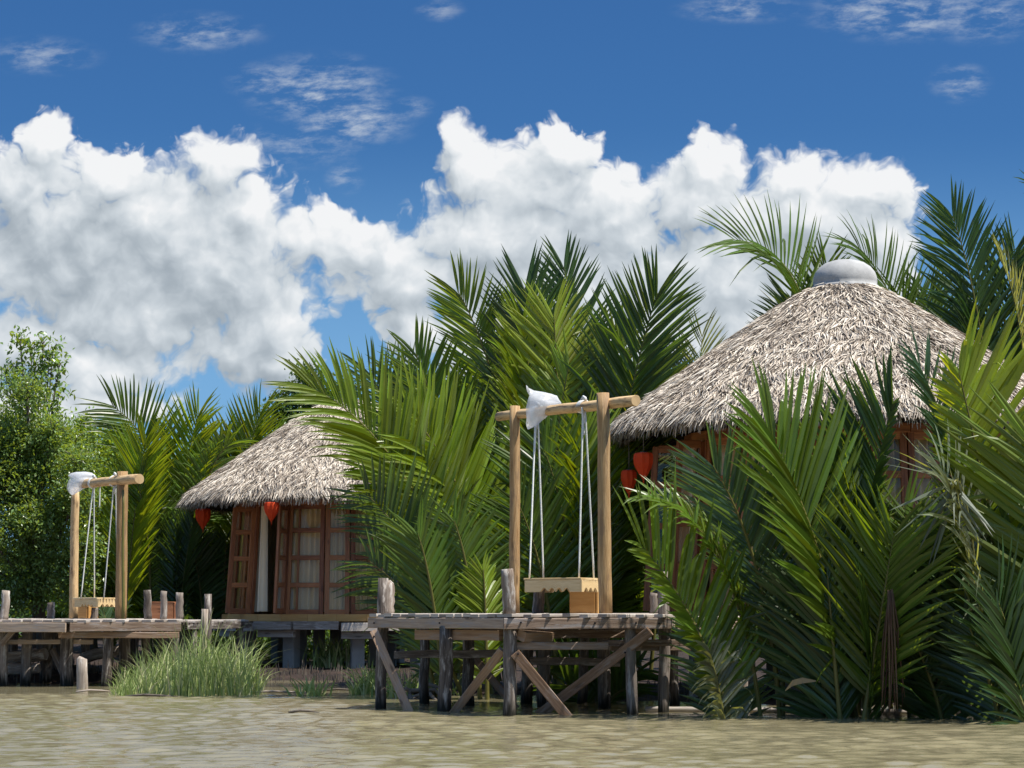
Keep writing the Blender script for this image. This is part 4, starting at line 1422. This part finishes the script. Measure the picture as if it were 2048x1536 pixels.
hero(p, [(1100, 1240), (1078, 800), (1035, 590)], 31.6, 31.2, tint='bright', roll=-78, L=1.15, alpha=(40, 16), seed=63)
hero(p, [(1125, 1240), (1122, 800), (1104, 575)], 31.2, 30.9, tint='yellow', roll=82, L=1.25, alpha=(48, 18), wid=0.036, seed=64)
hero(p, [(1150, 1240), (1172, 720), (1120, 495)], 32.6, 32.4, tint='dark', roll=74, L=1.05, alpha=(42, 14), seed=65)
hero(p, [(1140, 1240), (1180, 840), (1262, 625)], 32, 31.8, tint='yellow', roll=-72, L=1.05, alpha=(48, 16), seed=66)
hero(p, [(1110, 1240), (1092, 860), (1150, 690)], 31, 30.7, tint='bright', roll=-80, L=1.0, seed=67)
hero(p, [(1080, 1240), (1040, 860), (960, 690)], 32.8, 32.4, tint='blue', roll=68, L=1.1, seed=68)
hero(p, [(1100, 1240), (1060, 900), (990, 620)], 33, 32.6, tint='dark', roll=70, L=1.15, seed=69)
filler(p, (PX(1100, 32.6), 32.8), 8, 2.6, 4.6, 1.0, ['mid', 'dark', 'mid', 'bright'], seed=16)
p = palm((PX(1205, 30.8), 30.9), 'nipa palm with a large upright leaf left of the bigger hut roof', GC)
hero(p, [(1200, 1240), (1214, 850), (1340, 515)], 30.9, 30.6, tint='dark', roll=76, L=1.25, alpha=(54, 16), wid=0.036, seed=71)
hero(p, [(1210, 1240), (1236, 900), (1345, 735)], 31, 30.8, tint='yellow', roll=70, L=.95, alpha=(50, 18), seed=72)
hero(p, [(1205, 1240), (1225, 900), (1290, 700)], 31.3, 31.1, tint='mid', roll=-74, L=1.1, seed=73)
hero(p, [(1166, 1236), (1150, 1010), (1062, 840)], 29.6, 29.0, tint='mid', roll=74, L=1.2, alpha=(44, 18), seed=74)
hero(p, [(1180, 1240), (1190, 980), (1150, 800)], 30, 29.6, tint='bright', roll=-76, L=1.1, seed=75)
hero(p, [(1190, 1240), (1206, 1000), (1240, 830)], 30.4, 30.2, tint='mid', roll=80, L=1.0, seed=76)
hero(p, [(1120, 1240), (1090, 1080), (1010, 960)], 29.4, 28.8, tint='mid', roll=70, L=.95, seed=77)
filler(p, (PX(1190, 31), 31.2), 6, 1.8, 3.4, 1.0, ['mid', 'dark', 'bright'], seed=17)
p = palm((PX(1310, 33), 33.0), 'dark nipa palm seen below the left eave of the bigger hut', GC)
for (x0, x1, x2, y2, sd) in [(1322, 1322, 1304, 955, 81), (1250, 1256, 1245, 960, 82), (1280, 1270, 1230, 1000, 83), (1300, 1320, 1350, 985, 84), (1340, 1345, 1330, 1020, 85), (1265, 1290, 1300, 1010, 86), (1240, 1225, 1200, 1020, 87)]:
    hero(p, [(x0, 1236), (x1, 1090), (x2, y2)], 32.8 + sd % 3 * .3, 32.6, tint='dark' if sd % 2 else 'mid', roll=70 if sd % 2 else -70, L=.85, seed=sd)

# ---- far palm between the centre group and the bigger hut
p = palm((PX(1390, 47), 47.0), 'small greyish palm far behind, left of the bigger roof slope', GB)
hero(p, [(1384, 1235), (1388, 800), (1408, 640)], 47, 46.6, tint='grey', roll=84, L=1.3, alpha=(50, 20), gap=.1, seed=91)  # grey leaf tint
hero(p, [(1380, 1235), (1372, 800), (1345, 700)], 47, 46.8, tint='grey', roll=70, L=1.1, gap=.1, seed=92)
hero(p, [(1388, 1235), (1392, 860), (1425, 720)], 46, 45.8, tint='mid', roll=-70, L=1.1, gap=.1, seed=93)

# ---- behind the bigger hut
p = palm((PX(1640, 38), 38.0), 'palm behind the grey roof cap with a leaf bending far to the left', GB)
hero(p, [(1645, 1240), (1668, 560), (1600, 470), (1418, 478)], 38, 37.2, tint='mid', roll=-52, L=1.35, alpha=(66, 26), s0=.3, gap=.095, wid=.032, seed=101)
hero(p, [(1640, 1240), (1600, 700), (1662, 494)], 38.2, 38, tint='mid', roll=72, L=1.1, alpha=(50, 20), s0=.3, gap=.09, seed=102)
hero(p, [(1640, 1240), (1630, 760), (1570, 560)], 38.6, 38.4, tint='dark', roll=70, L=1.2, s0=.3, seed=103)
p = palm((PX(1900, 38.5), 38.5), 'palm behind the right slope of the bigger roof, its leaf sweeping left to the cap', GB)
hero(p, [(1900, 1240), (1850, 540), (1688, 482)], 38.5, 37.8, tint='mid', roll=-62, L=1.35, alpha=(62, 20), s0=.3, gap=.085, wid=.034, seed=104)
hero(p, [(1890, 1240), (1860, 700), (1790, 570)], 38.8, 38.4, tint='mid', roll=-76, L=1.3, s0=.3, wid=.032, seed=105)
hero(p, [(1910, 1240), (1890, 700), (1850, 560)], 38.9, 38.5, tint='dark', roll=70, L=1.3, s0=.3, seed=1051)
p = palm((PX(2005, 37), 37.0), 'palm with the highest pointed leaf, behind the far right of the bigger roof', GB)
hero(p, [(2008, 1240), (2000, 650), (1888, 388)], 37, 36.6, tint='dark', roll=66, L=1.3, alpha=(46, 10), s0=.3, gap=.075, wid=.032, seed=106)
hero(p, [(1982, 1240), (1978, 720), (2040, 452)], 37.2, 37, tint='blue', roll=80, L=1.25, alpha=(50, 16), s0=.3, seed=107)
hero(p, [(2000, 1240), (1985, 740), (1930, 560)], 37.4, 37.1, tint='dark', roll=-74, L=1.25, s0=.3, seed=108)
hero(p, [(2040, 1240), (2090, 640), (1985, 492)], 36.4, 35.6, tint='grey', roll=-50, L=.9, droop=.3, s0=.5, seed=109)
hero(p, [(2020, 1240), (2040, 760), (2110, 600)], 37.5, 37.3, tint='mid', roll=70, L=1.2, s0=.3, seed=110)
filler(p, (PX(2000, 38), 38.4), 6, 3.2, 4.8, 1.1, ['dark', 'mid', 'dark'], L=(1.0, 1.3), seed=18)
p = palm((PX(2210, 34), 34.0), 'tall palm mostly out of the photo, its leaf tips entering at the top right edge', GB)
hero(p, [(2230, 1240), (2230, 520), (2052, 352)], 34, 33.4, tint='dark', roll=-58, L=1.0, alpha=(66, 26), s0=.4, gap=.12, seed=111)
hero(p, [(2230, 1240), (2220, 700), (2130, 450)], 34.4, 34, tint='dark', roll=70, L=1.1, s0=.4, seed=112)

# ---- right group, standing in the river
p = palm((PX(1485, 23.6), 23.6), 'nipa palm with a low leaf reaching left past the right corner of the near dock', GR)
hero(p, [(1483, 1421), (1422, 1200), (1218, 1030)], 23.6, 23.1, tint='mid', roll=-76, L=.95, lmul=(1.15, .4), alpha=(58, 12), s0=.30, gap=.075, wid=0.034, seed=201)
hero(p, [(1530, 1421), (1487, 985), (1256, 992)], 23.9, 23.2, tint='mid', roll=-40, L=.5, alpha=(44, 8), s0=.4, droop=.3, wid=.028, seed=202)
hero(p, [(1470, 1421), (1452, 1330), (1398, 1205)], 24.1, 23.9, tint='blue', roll=60, L=.7, seed=204)
hero(p, [(1462, 1421), (1440, 1340), (1405, 1270)], 23.3, 23.0, tint='grey', roll=-64, L=.6, droop=.45, seed=205)  # grey tint stands for pale reflections on the leaflets
p = palm((PX(1563, 23.9), 23.9), 'nipa palm with a straight stalk and blue green leaf before the bigger hut', GR)
hero(p, [(1563, 1418), (1550, 1080), (1390, 880)], 23.9, 23.4, tint='blue', roll=68, L=.85, alpha=(46, 14), s0=.42, gap=.08, wid=.031, seed=211)
hero(p, [(1565, 1418), (1564, 1100), (1580, 930)], 24.1, 24, tint='dark', roll=80, L=.85, s0=.35, seed=212)
p = palm((PX(1715, 23.5), 23.5), 'nipa palm with broad fans standing before the middle of the bigger roof', GR)
hero(p, [(1722, 1425), (1668, 1060), (1484, 768)], 23.6, 23.0, tint='mid', roll=-64, L=1.25, alpha=(66, 14), s0=.28, gap=.076, wid=0.042, seed=221)
hero(p, [(1702, 1426), (1702, 1030), (1813, 732)], 23.8, 23.4, tint='dark', roll=62, L=1.1, lmul=(.25, 1.05), alpha=(46, 10), s0=.34, gap=.07, wid=0.036, seed=222)
hero(p, [(1690, 1426), (1668, 1060), (1640, 860)], 23.9, 23.6, tint='bright', roll=82, L=1.05, alpha=(44, 14), s0=.34, wid=0.036, seed=223)
hero(p, [(1705, 1426), (1765, 1200), (1802, 985)], 23.1, 22.9, tint='mid', roll=74, L=1.1, alpha=(50, 20), s0=.34, wid=0.034, seed=224)
hero(p, [(1715, 1426), (1730, 1100), (1690, 900)], 24.1, 23.8, tint='bright', roll=-78, L=1.05, wid=0.036, seed=225)
hero(p, [(1670, 1426), (1640, 1280), (1590, 1110)], 23.4, 23.2, tint='dark', roll=66, L=.9, seed=227)
hero(p, [(1690, 1426), (1660, 1240), (1650, 1080)], 23.2, 23, tint='dark', roll=76, L=1.0, alpha=(40, 16), seed=228)
hero(p, [(1730, 1426), (1745, 1280), (1720, 1120)], 23.3, 23.2, tint='dark', roll=-72, L=.9, seed=229)
hero(p, [(1660, 1426), (1640, 1330), (1560, 1240)], 23.7, 23.5, tint='blue', roll=60, L=.7, seed=2290)
filler(p, (PX(1720, 24.4), 24.5), 3, 1.4, 2.4, .8, ['dark', 'dark', 'mid'], yb=(-.3, .5), L=(.7, .95), seed=19)
dm = [(1782, 1185, 1776, 1300), (1776, 1180, 1768, 1420), (1783, 1178, 1790, 1425), (1780, 1182, 1782, 1432), (1778, 1180, 1758, 1428), (1786, 1186, 1800, 1415), (1780, 1180, 1772, 1430), (1784, 1184, 1795, 1330), (1781, 1181, 1786, 1428), (1777, 1190, 1763, 1380), (1779, 1183, 1777, 1436), (1783, 1190, 1804, 1395)]
m = MB()
for (x0, y0, x1, y1) in dm + dm[:4]:
    a, b = P(x0 + random.uniform(-3, 3), y0, 22.72), P(x1 + random.uniform(-6, 6), y1, 22.7 + random.uniform(-.1, .15))
    mid = a.lerp(b, .5) + Vector((random.uniform(-.03, .03), random.uniform(-.04, .04), 0))
    m.tube([tuple(a), tuple(a.lerp(mid, .5)), tuple(mid), tuple(mid.lerp(b, .6)), tuple(b)], [.006, .009, .010, .008, .003], 5)
o = m.build('dead_frond', M['dead'], p); o.color = (.13, .08, .05, 1); o['label'] = 'withered brown frond hanging into the water'
m = MB(); ps = [P(1570, 1382, 23.0), P(1585, 1366, 22.95), P(1605, 1361, 22.9), P(1632, 1362, 22.9)]
for k in range(3):
    a, b = ps[k], ps[k + 1]; w0, w1 = (.004, .03, .03, .006)[k], (.004, .03, .03, .006)[k + 1]
    m.quad([a + Vector((0, 0, w0)), a - Vector((0, 0, w0)), b - Vector((0, 0, w1)), b + Vector((0, 0, w1))], None, .6)
o = m.build('dead_leaf', M['dead'], p); o.color = (.26, .2, .12, 1)

p = palm((PX(1960, 23.2), 23.2), 'nipa palm at the right edge with long bright blades and a star-like drooping leaf', GR)
hero(p, [(2030, 1432), (1985, 950), (1892, 655)], 23.2, 22.8, tint='yellow', roll=72, L=1.3, lmul=(.45, 1.1), alpha=(62, 12), s0=.34, gap=.078, wid=0.044, seed=231)
hero(p, [(1968, 1432), (1955, 850), (1885, 900), (1908, 1065)], 23, 22.3, tint='grey', roll=160, L=.8, alpha=(70, 26), s0=.45, droop=.2, wid=.030, seed=232)
hero(p, [(1992, 1432), (1952, 900), (1812, 686)], 23.6, 23.2, tint='blue', roll=-66, L=.75, alpha=(54, 14), s0=.4, seed=233)
hero(p, [(2010, 1432), (1960, 1000), (1850, 905)], 23.1, 22.6, tint='grey', roll=-50, L=.95, alpha=(60, 22), droop=.25, s0=.42, seed=234)
hero(p, [(2060, 1434), (2060, 980), (2040, 760)], 23.6, 23.3, tint='mid', roll=-76, L=1.0, s0=.34, wid=0.036, seed=235)
hero(p, [(2085, 1434), (2095, 1000), (2050, 800)], 22.9, 22.6, tint='bright', roll=74, L=1.2, s0=.34, wid=0.040, seed=236)
hero(p, [(1960, 1432), (1925, 1180), (1880, 1000)], 23.4, 23.1, tint='mid', roll=72, L=1.0, seed=237)
hero(p, [(1930, 1432), (1912, 1210), (1910, 1060)], 23.5, 23.3, tint='dark', roll=80, L=.9, seed=238)
hero(p, [(2000, 1434), (2000, 1180), (2040, 1000)], 23.0, 22.8, tint='dark', roll=-74, L=1.0, seed=239)
hero(p, [(2070, 1434), (2040, 1260), (1960, 1130)], 22.7, 22.5, tint='dark', roll=-66, L=1.0, alpha=(56, 18), seed=240)
hero(p, [(2090, 1434), (2040, 1330), (1940, 1230)], 22.6, 22.4, tint='dark', roll=-62, L=.9, seed=241)
hero(p, [(1890, 1430), (1868, 1260), (1860, 1110)], 23.4, 23.2, tint='dark', roll=74, L=.9, seed=242)
hero(p, [(1900, 1430), (1870, 1330), (1800, 1240)], 23.3, 23.1, tint='dark', roll=62, L=.7, seed=243)
hero(p, [(2020, 1434), (1985, 1320), (1900, 1180)], 22.8, 22.6, tint='blue', roll=66, L=.8, seed=244)
filler(p, (PX(1960, 24.2), 24.3), 8, 1.4, 2.6, .9, ['dark', 'dark', 'mid'], yb=(-.3, .5), L=(.7, 1.0), seed=20)
p = palm((PX(1835, 24.2), 24.3), 'shaded nipa palm in the gap behind the hanging withered frond', GR)
hero(p, [(1830, 1428), (1835, 1150), (1800, 960)], 24.3, 24.0, tint='mid', roll=76, L=.95, seed=251)
hero(p, [(1845, 1428), (1865, 1180), (1880, 1010)], 24.4, 24.2, tint='mid', roll=-72, L=.9, seed=252)
hero(p, [(1800, 1428), (1780, 1200), (1740, 1040)], 24.4, 24.1, tint='bright', roll=-76, L=.9, seed=253)
hero(p, [(1820, 1428), (1810, 1290), (1840, 1160)], 24, 23.8, tint='dark', roll=70, L=.8, seed=254)
filler(p, (PX(1820, 24.8), 24.9), 6, 1.2, 2.2, .8, ['dark', 'dark', 'mid'], yb=(-.3, .4), L=(.6, .9), seed=21)


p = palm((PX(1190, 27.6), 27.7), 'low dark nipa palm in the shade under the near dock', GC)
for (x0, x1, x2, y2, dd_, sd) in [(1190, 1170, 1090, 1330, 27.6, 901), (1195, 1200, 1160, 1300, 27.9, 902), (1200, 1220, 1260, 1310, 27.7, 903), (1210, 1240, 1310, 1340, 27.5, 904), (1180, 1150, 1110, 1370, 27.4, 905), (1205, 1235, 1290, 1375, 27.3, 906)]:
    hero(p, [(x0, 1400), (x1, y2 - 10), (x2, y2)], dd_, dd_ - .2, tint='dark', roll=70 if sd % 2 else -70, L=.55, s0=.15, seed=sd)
# ------------------------------------------------------------------ leafy trees, reeds


def leaves_mesh(name, C, D, size, parent, color, seed, shape=2.1):
    """Folded oval leaves at points C, pointing along D."""
    r = np.random.default_rng(seed); m = len(C)
    D = D / np.linalg.norm(D, axis=1)[:, None]
    upv = np.tile(np.array([[0, 0, 1.]]), (m, 1)) + r.normal(0, .55, (m, 3))
    s = np.cross(D, upv); s /= np.linalg.norm(s, axis=1)[:, None]; n = np.cross(s, D)
    l = size * r.uniform(.65, 1.25, m)[:, None]; w = l / shape * .5
    V = np.stack([C, C + D * l * .45 - s * w + n * w * .3, C + D * l * .48, C + D * l * .45 + s * w + n * w * .3, C + D * l - n * l * .08], 1)
    k = np.arange(m)[:, None] * 5
    Q = np.concatenate([k + np.array([[0, 2, 4, 1]]), k + np.array([[0, 3, 4, 2]])])
    rn = np.repeat(np.clip(r.normal(.5, .25, m), 0, 1), 5)
    o = mesh_np(name, V.reshape(-1, 3), Q, rnd=rn, parent=parent, mats=[M['bush']])
    o.color = (*color, 1)
    return o


def tree(base, label, clumps, n, size, color, seed, trunk_r=.08, group='leafy trees behind the docks', spray=7):
    """clumps: (x, y, z, rx, ry, rz) masses of foliage; leaves sit in small sprays at the ends of twigs."""
    r = np.random.default_rng(seed); rr = random.Random(seed)
    x, y = base; z0 = gz(x, y)
    o = empty('leafy_tree', (x, y, z0), label, 'tree', group)
    vol = np.array([c[3] * c[5] + .2 * c[4] for c in clumps]); vol = vol / vol.sum()
    ns = n // spray
    idx = r.choice(len(clumps), ns, p=vol)
    cl = np.array(clumps)[idx]
    d = r.normal(0, 1, (ns, 3)); d /= np.linalg.norm(d, axis=1)[:, None]
    rad = r.random(ns) ** .42 * (1 + .18 * np.sin(d[:, 0] * 7 + idx) * np.cos(d[:, 2] * 9 + idx * 2))
    ctr = cl[:, :3] + d * rad[:, None] * cl[:, 3:]
    out = d + np.array([0, 0, .45])
    C = np.repeat(ctr, spray, 0) + r.normal(0, size * .85, (ns * spray, 3))
    D = np.repeat(out, spray, 0) * .5 + r.normal(0, .75, (ns * spray, 3))
    keep = C[:, 2] > z0 + .05
    leaves_mesh('crown', C[keep], D[keep], size, o, color, seed)
    m = MB()
    main = Vector((x, y, z0 - .2))
    top = max(clumps, key=lambda c: c[2])
    mid = Vector(((x + top[0]) / 2 + rr.uniform(-.2, .2), (y + top[1]) / 2, z0 + (top[2] - z0) * .5))
    m.tube([tuple(main), tuple(main.lerp(mid, .5) + Vector((rr.uniform(-.08, .08), 0, 0))), tuple(mid), tuple(mid.lerp(Vector(top[:3]), .6)), (top[0], top[1], top[2] + top[5] * .6)], [trunk_r * 1.2, trunk_r, trunk_r * .75, trunk_r * .45, trunk_r * .15], 9, .05)
    for c in clumps:
        a = main.lerp(mid, rr.uniform(.35, 1.0)); e = Vector(c[:3])
        m.tube([tuple(a), tuple(a.lerp(e, .5) + Vector((0, 0, .1))), tuple(e), tuple(e + Vector((rr.uniform(-.5, .5) * c[3], rr.uniform(-.3, .3), c[5] * .7)))], [trunk_r * .5, trunk_r * .35, trunk_r * .22, trunk_r * .08], 6)
        for _ in range(4):
            f = e + Vector((rr.uniform(-.85, .85) * c[3], rr.uniform(-.7, .7) * c[4], rr.uniform(-.4, .85) * c[5]))
            m.tube([tuple(e), tuple(e.lerp(f, .5) + Vector((0, 0, .06))), tuple(f)], [trunk_r * .2, trunk_r * .13, trunk_r * .05], 5)
    m.build('trunk', M['trunk'], o)
    return o


def cl(px, py, d, rx, rz, ry=None):
    p = P(px, py, d); k = d / F_PX
    return (p.x, p.y, p.z, rx * k, (ry if ry else rx * k * .8), rz * k)


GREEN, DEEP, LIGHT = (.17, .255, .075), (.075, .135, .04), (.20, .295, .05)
rq = random.Random(12)
cs = []
for k in range(34):
    x, y = rq.uniform(-70, 175), rq.uniform(775, 1200)
    if x > 60 and y < 800 + (x - 60) * .9: y += 140
    cs.append(cl(x, y, rq.uniform(41.6, 43.2), rq.uniform(26, 52), rq.uniform(20, 40)))
cs += [cl(40, 1000, 42.6, 130, 200), cl(110, 1100, 42.4, 80, 120), cl(-20, 920, 42.8, 80, 130), cl(60, 900, 42.6, 90, 90)]
tree((PX(60, 42), 43.4), 'broad dense tree filling the left edge behind the far dock', cs, 62000, .088, GREEN, 301, .09)
cs = [cl(x, y, 44, rx, rz) for (x, y, rx, rz) in [(40, 684, 15, 9), (62, 700, 16, 12), (86, 688, 18, 14), (106, 700, 16, 14), (98, 722, 22, 12), (70, 728, 20, 12), (30, 735, 22, 13), (12, 748, 20, 12), (118, 735, 12, 9), (60, 752, 22, 13), (92, 756, 24, 13), (112, 762, 10, 8), (35, 770, 24, 14), (78, 782, 30, 16), (118, 792, 14, 10), (50, 805, 34, 20), (100, 815, 26, 18)]]
tree((PX(75, 44), 44.0), 'slender taller tree with loose light leaves rising above the left dense tree', cs, 1300, .13, (.16, .25, .06), 302, .05)
tree((PX(185, 45), 45.5), 'light green tree between the left dense tree and the palm group', [cl(180, 930, 45.5, 60, 60), cl(160, 880, 45.5, 45, 32), cl(225, 920, 45.8, 50, 50), cl(200, 1010, 45, 70, 70), cl(230, 1090, 45, 60, 80), cl(168, 850, 45.5, 18, 14), cl(290, 1000, 46, 70, 90), cl(225, 870, 46, 25, 22), cl(190, 1180, 45, 90, 60), cl(290, 1160, 45.5, 90, 80)], 24000, .10, LIGHT, 303, .08)
tree((PX(440, 49), 49.0), 'low bright thicket tree seen under the left eave of the smaller hut', [cl(400, 1120, 49, 90, 90), cl(450, 1180, 48.5, 70, 50), cl(340, 1150, 49, 80, 80), cl(480, 1080, 49.5, 90, 80), cl(420, 1020, 50, 110, 90), cl(530, 1140, 49.5, 80, 90)], 20000, .11, LIGHT, 304, .08)
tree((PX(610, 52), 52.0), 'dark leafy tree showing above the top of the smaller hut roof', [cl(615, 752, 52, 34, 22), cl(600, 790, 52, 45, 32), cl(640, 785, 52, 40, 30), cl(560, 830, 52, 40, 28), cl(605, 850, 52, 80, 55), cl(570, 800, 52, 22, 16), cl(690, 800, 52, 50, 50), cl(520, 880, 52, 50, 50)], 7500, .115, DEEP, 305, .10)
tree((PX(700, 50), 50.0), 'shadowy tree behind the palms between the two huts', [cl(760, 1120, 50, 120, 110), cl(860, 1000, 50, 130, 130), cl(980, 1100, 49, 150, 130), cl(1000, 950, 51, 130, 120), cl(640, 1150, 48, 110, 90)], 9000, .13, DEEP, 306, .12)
tree((PX(1250, 48), 48.0), 'leafy tree behind the near swing, beside the bigger hut', [cl(1150, 1050, 48, 140, 150), cl(1260, 1100, 47, 120, 120), cl(1330, 1000, 48, 110, 130), cl(1300, 900, 49, 90, 80), cl(1400, 880, 49, 80, 70), cl(1400, 1120, 48, 120, 110)], 10000, .12, GREEN, 307, .12)
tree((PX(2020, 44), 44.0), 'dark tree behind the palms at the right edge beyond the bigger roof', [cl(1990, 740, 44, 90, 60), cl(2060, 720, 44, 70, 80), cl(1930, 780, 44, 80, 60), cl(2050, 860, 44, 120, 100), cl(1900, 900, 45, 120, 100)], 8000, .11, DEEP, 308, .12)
tree((PX(-120, 47), 47.0), 'tree at the far left, mostly outside the photo', [cl(-90, 900, 47, 110, 110), cl(-150, 1000, 47, 150, 130), cl(-60, 1080, 46, 110, 110)], 7000, .11, GREEN, 309, .12)


# the far wood that closes the horizon
r = np.random.default_rng(55)
k = 60000
xs = r.uniform(-30, 30, k); ys = 62 + r.normal(0, 2.5, k)
top = 3.2 + 1.1 * np.sin(xs * .55) + .7 * np.sin(xs * 1.3 + 2) + .5 * np.sin(xs * 3.1)
C = np.stack([xs, ys, .3 + top * r.random(k) ** .8], 1)
o = leaves_mesh('far_wood', C, np.stack([r.normal(0, 1, k), r.normal(-.3, .8, k), r.normal(.5, .6, k)], 1), .30, None, DEEP, 56, 1.7)
tag(o, 'far low wood closing the horizon behind the huts', 'wood', kind='stuff')


def blades(name, pts, hgt, wid, lean, mat, seed, parent=None, bend=.35):
    """Grass blades: tapering strips that bow over."""
    r = np.random.default_rng(seed); m = len(pts)
    a = r.uniform(0, 2 * math.pi, m); h = hgt * r.uniform(.45, 1.08, m) if np.isscalar(hgt) else hgt
    out = np.stack([np.cos(a), np.sin(a) * .8, 0 * a], 1); sd = np.stack([-np.sin(a), np.cos(a), 0 * a], 1)
    sd = sd * .4 + np.array([.8, 0, 0]) ; sd /= np.linalg.norm(sd, axis=1)[:, None]
    ln = np.abs(r.normal(lean, lean * .6, m)); bd = np.abs(r.normal(bend, bend * .6, m))
    V = []
    for x, wf in ((0, .8), (.35, 1), (.65, .8), (.85, .5), (1, .06)):
        z = h * (x - bd * .45 * x ** 3)
        c = pts + out * (h * (ln * x + bd * x ** 2.6))[:, None] + np.stack([0 * z, 0 * z, z], 1)
        w = (wid * r.uniform(.7, 1.2, m) * wf)[:, None]
        V += [c - sd * w, c + sd * w]
    V = np.stack(V, 1)
    k = np.arange(m)[:, None] * 10
    # blades of one plant share a root crown
    Q = np.concatenate([k + np.array([[2*i, 2*i+1, 2*i+3, 2*i+2]]) for i in range(4)])
    return mesh_np(name, V.reshape(-1, 3), Q, rnd=np.repeat(np.clip(r.normal(.5, .24, m), 0, 1), 10), parent=parent, mats=[mat])


r = np.random.default_rng(77)
k = 1650
xs = r.uniform(-1.08, .98, k) * r.random(k) ** .12; px = 385 + xs * 150; dd = r.uniform(29.2, 31.6, k)
env = (1 - np.abs(xs) ** 2.4 * .25) * np.interp(px, [215, 260, 330, 420, 500, 535], [.5, .62, .85, 1.1, 1.02, .85]) * r.uniform(.6, 1.2, k)
pts = np.stack([(px - 1024) / F_PX * dd, dd, np.full(k, -.12)], 1)
o = blades('reed_grass', pts, env * 1.02 * r.uniform(.5, 1.08, k), .0070, .08, M['grass'], 78, bend=.34)
tag(o, 'pale green reed grass standing in the shallows before the smaller hut', 'grass', kind='stuff')

# separate little plants
def sedge(px, d, n, h, label, seed, wid=.012, spread=.16):
    r = np.random.default_rng(seed); x, y = PX(px, d), d
    pts = np.stack([x + r.normal(0, spread, n), y + r.normal(0, spread, n), np.full(n, max(gz(x, y), -.1) - .03)], 1)
    o = blades('sedge_plant', pts, h, wid, .16, M['grass'], seed)
    tag(o, label, 'plant', 'sedge plants at the water edge')


sedge(632, 29.4, 46, .42, 'small dark sedge plant alone in the water below the smaller hut', 501, .018, .10)
sedge(742, 30.0, 120, .62, 'sedge plant by the leftmost pile of the near dock', 502, .012, .12)
sedge(428, 36.8, 40, .5, 'leafy sedge plant growing up past the walkway by the reed grass', 504, .016, .12)
sedge(800, 29.0, 90, .55, 'sedge plant in the shade under the near dock', 505, .012, .14)
sedge(870, 29.6, 70, .6, 'sedge plant behind the second pile of the near dock', 506, .014, .13)

sedge(668, 40.5, 120, .7, 'dark sedge plant between the concrete posts under the smaller hut', 508, .016, .2)
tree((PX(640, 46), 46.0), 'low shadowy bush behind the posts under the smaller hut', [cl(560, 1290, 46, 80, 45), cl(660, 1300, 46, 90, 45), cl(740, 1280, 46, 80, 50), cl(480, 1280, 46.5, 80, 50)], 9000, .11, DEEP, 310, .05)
# sticks and litter along the waterline, each lying by itself
for k, (px, d, ln, ang, lab) in enumerate([(196, 30.6, .5, .3, 'bent stick lying in the water left of the reed grass'), (310, 28.9, .7, -.1, 'thin stick floating before the reed grass'), (612, 24.4, .34, .15, 'dark stick floating in open water left of the near dock'), (560, 30.2, .8, .05, 'stick in the water right of the reed grass'), (690, 31.0, .6, -.2, 'stick at the mud edge below the smaller hut')]):
    x, z = PX(px, d), .012; dx, dy = math.cos(ang) * ln / 2, math.sin(ang) * ln / 2
    m = MB(); m.tube([(x - dx, d - dy, z), (x - dx * .3, d - dy * .3 + .02, z + .02), (x + dx * .4, d + dy * .4, z + .012), (x + dx, d + dy, z)], [.012, .016, .013, .005], 7, .1)
    tag(m.build('driftwood_stick', M['stump' if k in (0, 3) else 'trunk']), lab, 'stick')

# breathing roots of the mangroves sticking up out of the mud
r = np.random.default_rng(91)
k = 900
xs = np.concatenate([r.uniform(-9, -1.2, 700), r.uniform(-1, 3, 200)])
ys = bank_y(xs) + r.uniform(-.5, 4.5, k)
pts = np.stack([xs, ys, ground_z(xs, ys) - .03], 1)
o = blades('mangrove_roots', pts, r.uniform(.05, .24, k), .009, .06, M['trunk'], 92, bend=.04)
tag(o, 'thin breathing roots sticking out of the dark mud bank', 'roots', kind='stuff')

# tangled roots in the shade under the near dock
m = MB()
for k in range(46):
    x, y = PX(random.uniform(790, 905), 28.4) + random.uniform(-.05, .05), random.uniform(27.9, 28.9)
    z = gz(x, y)
    e = Vector((x + random.uniform(-.4, .4), y + random.uniform(-.5, .2), -.15))
    s = Vector((PX(835, 28.4) + random.uniform(-.25, .25), 28.5, z + random.uniform(.25, .55)))
    m.tube([tuple(s), tuple(s.lerp(e, .4) + Vector((random.uniform(-.08, .08), 0, random.uniform(0, .14)))), tuple(s.lerp(e, .75)), tuple(e)], [.03, .024, .018, .01], 6)
tag(m.build('root_stump', M['trunk']), 'dark tangled root stump on the bank under the near dock', 'root stump')
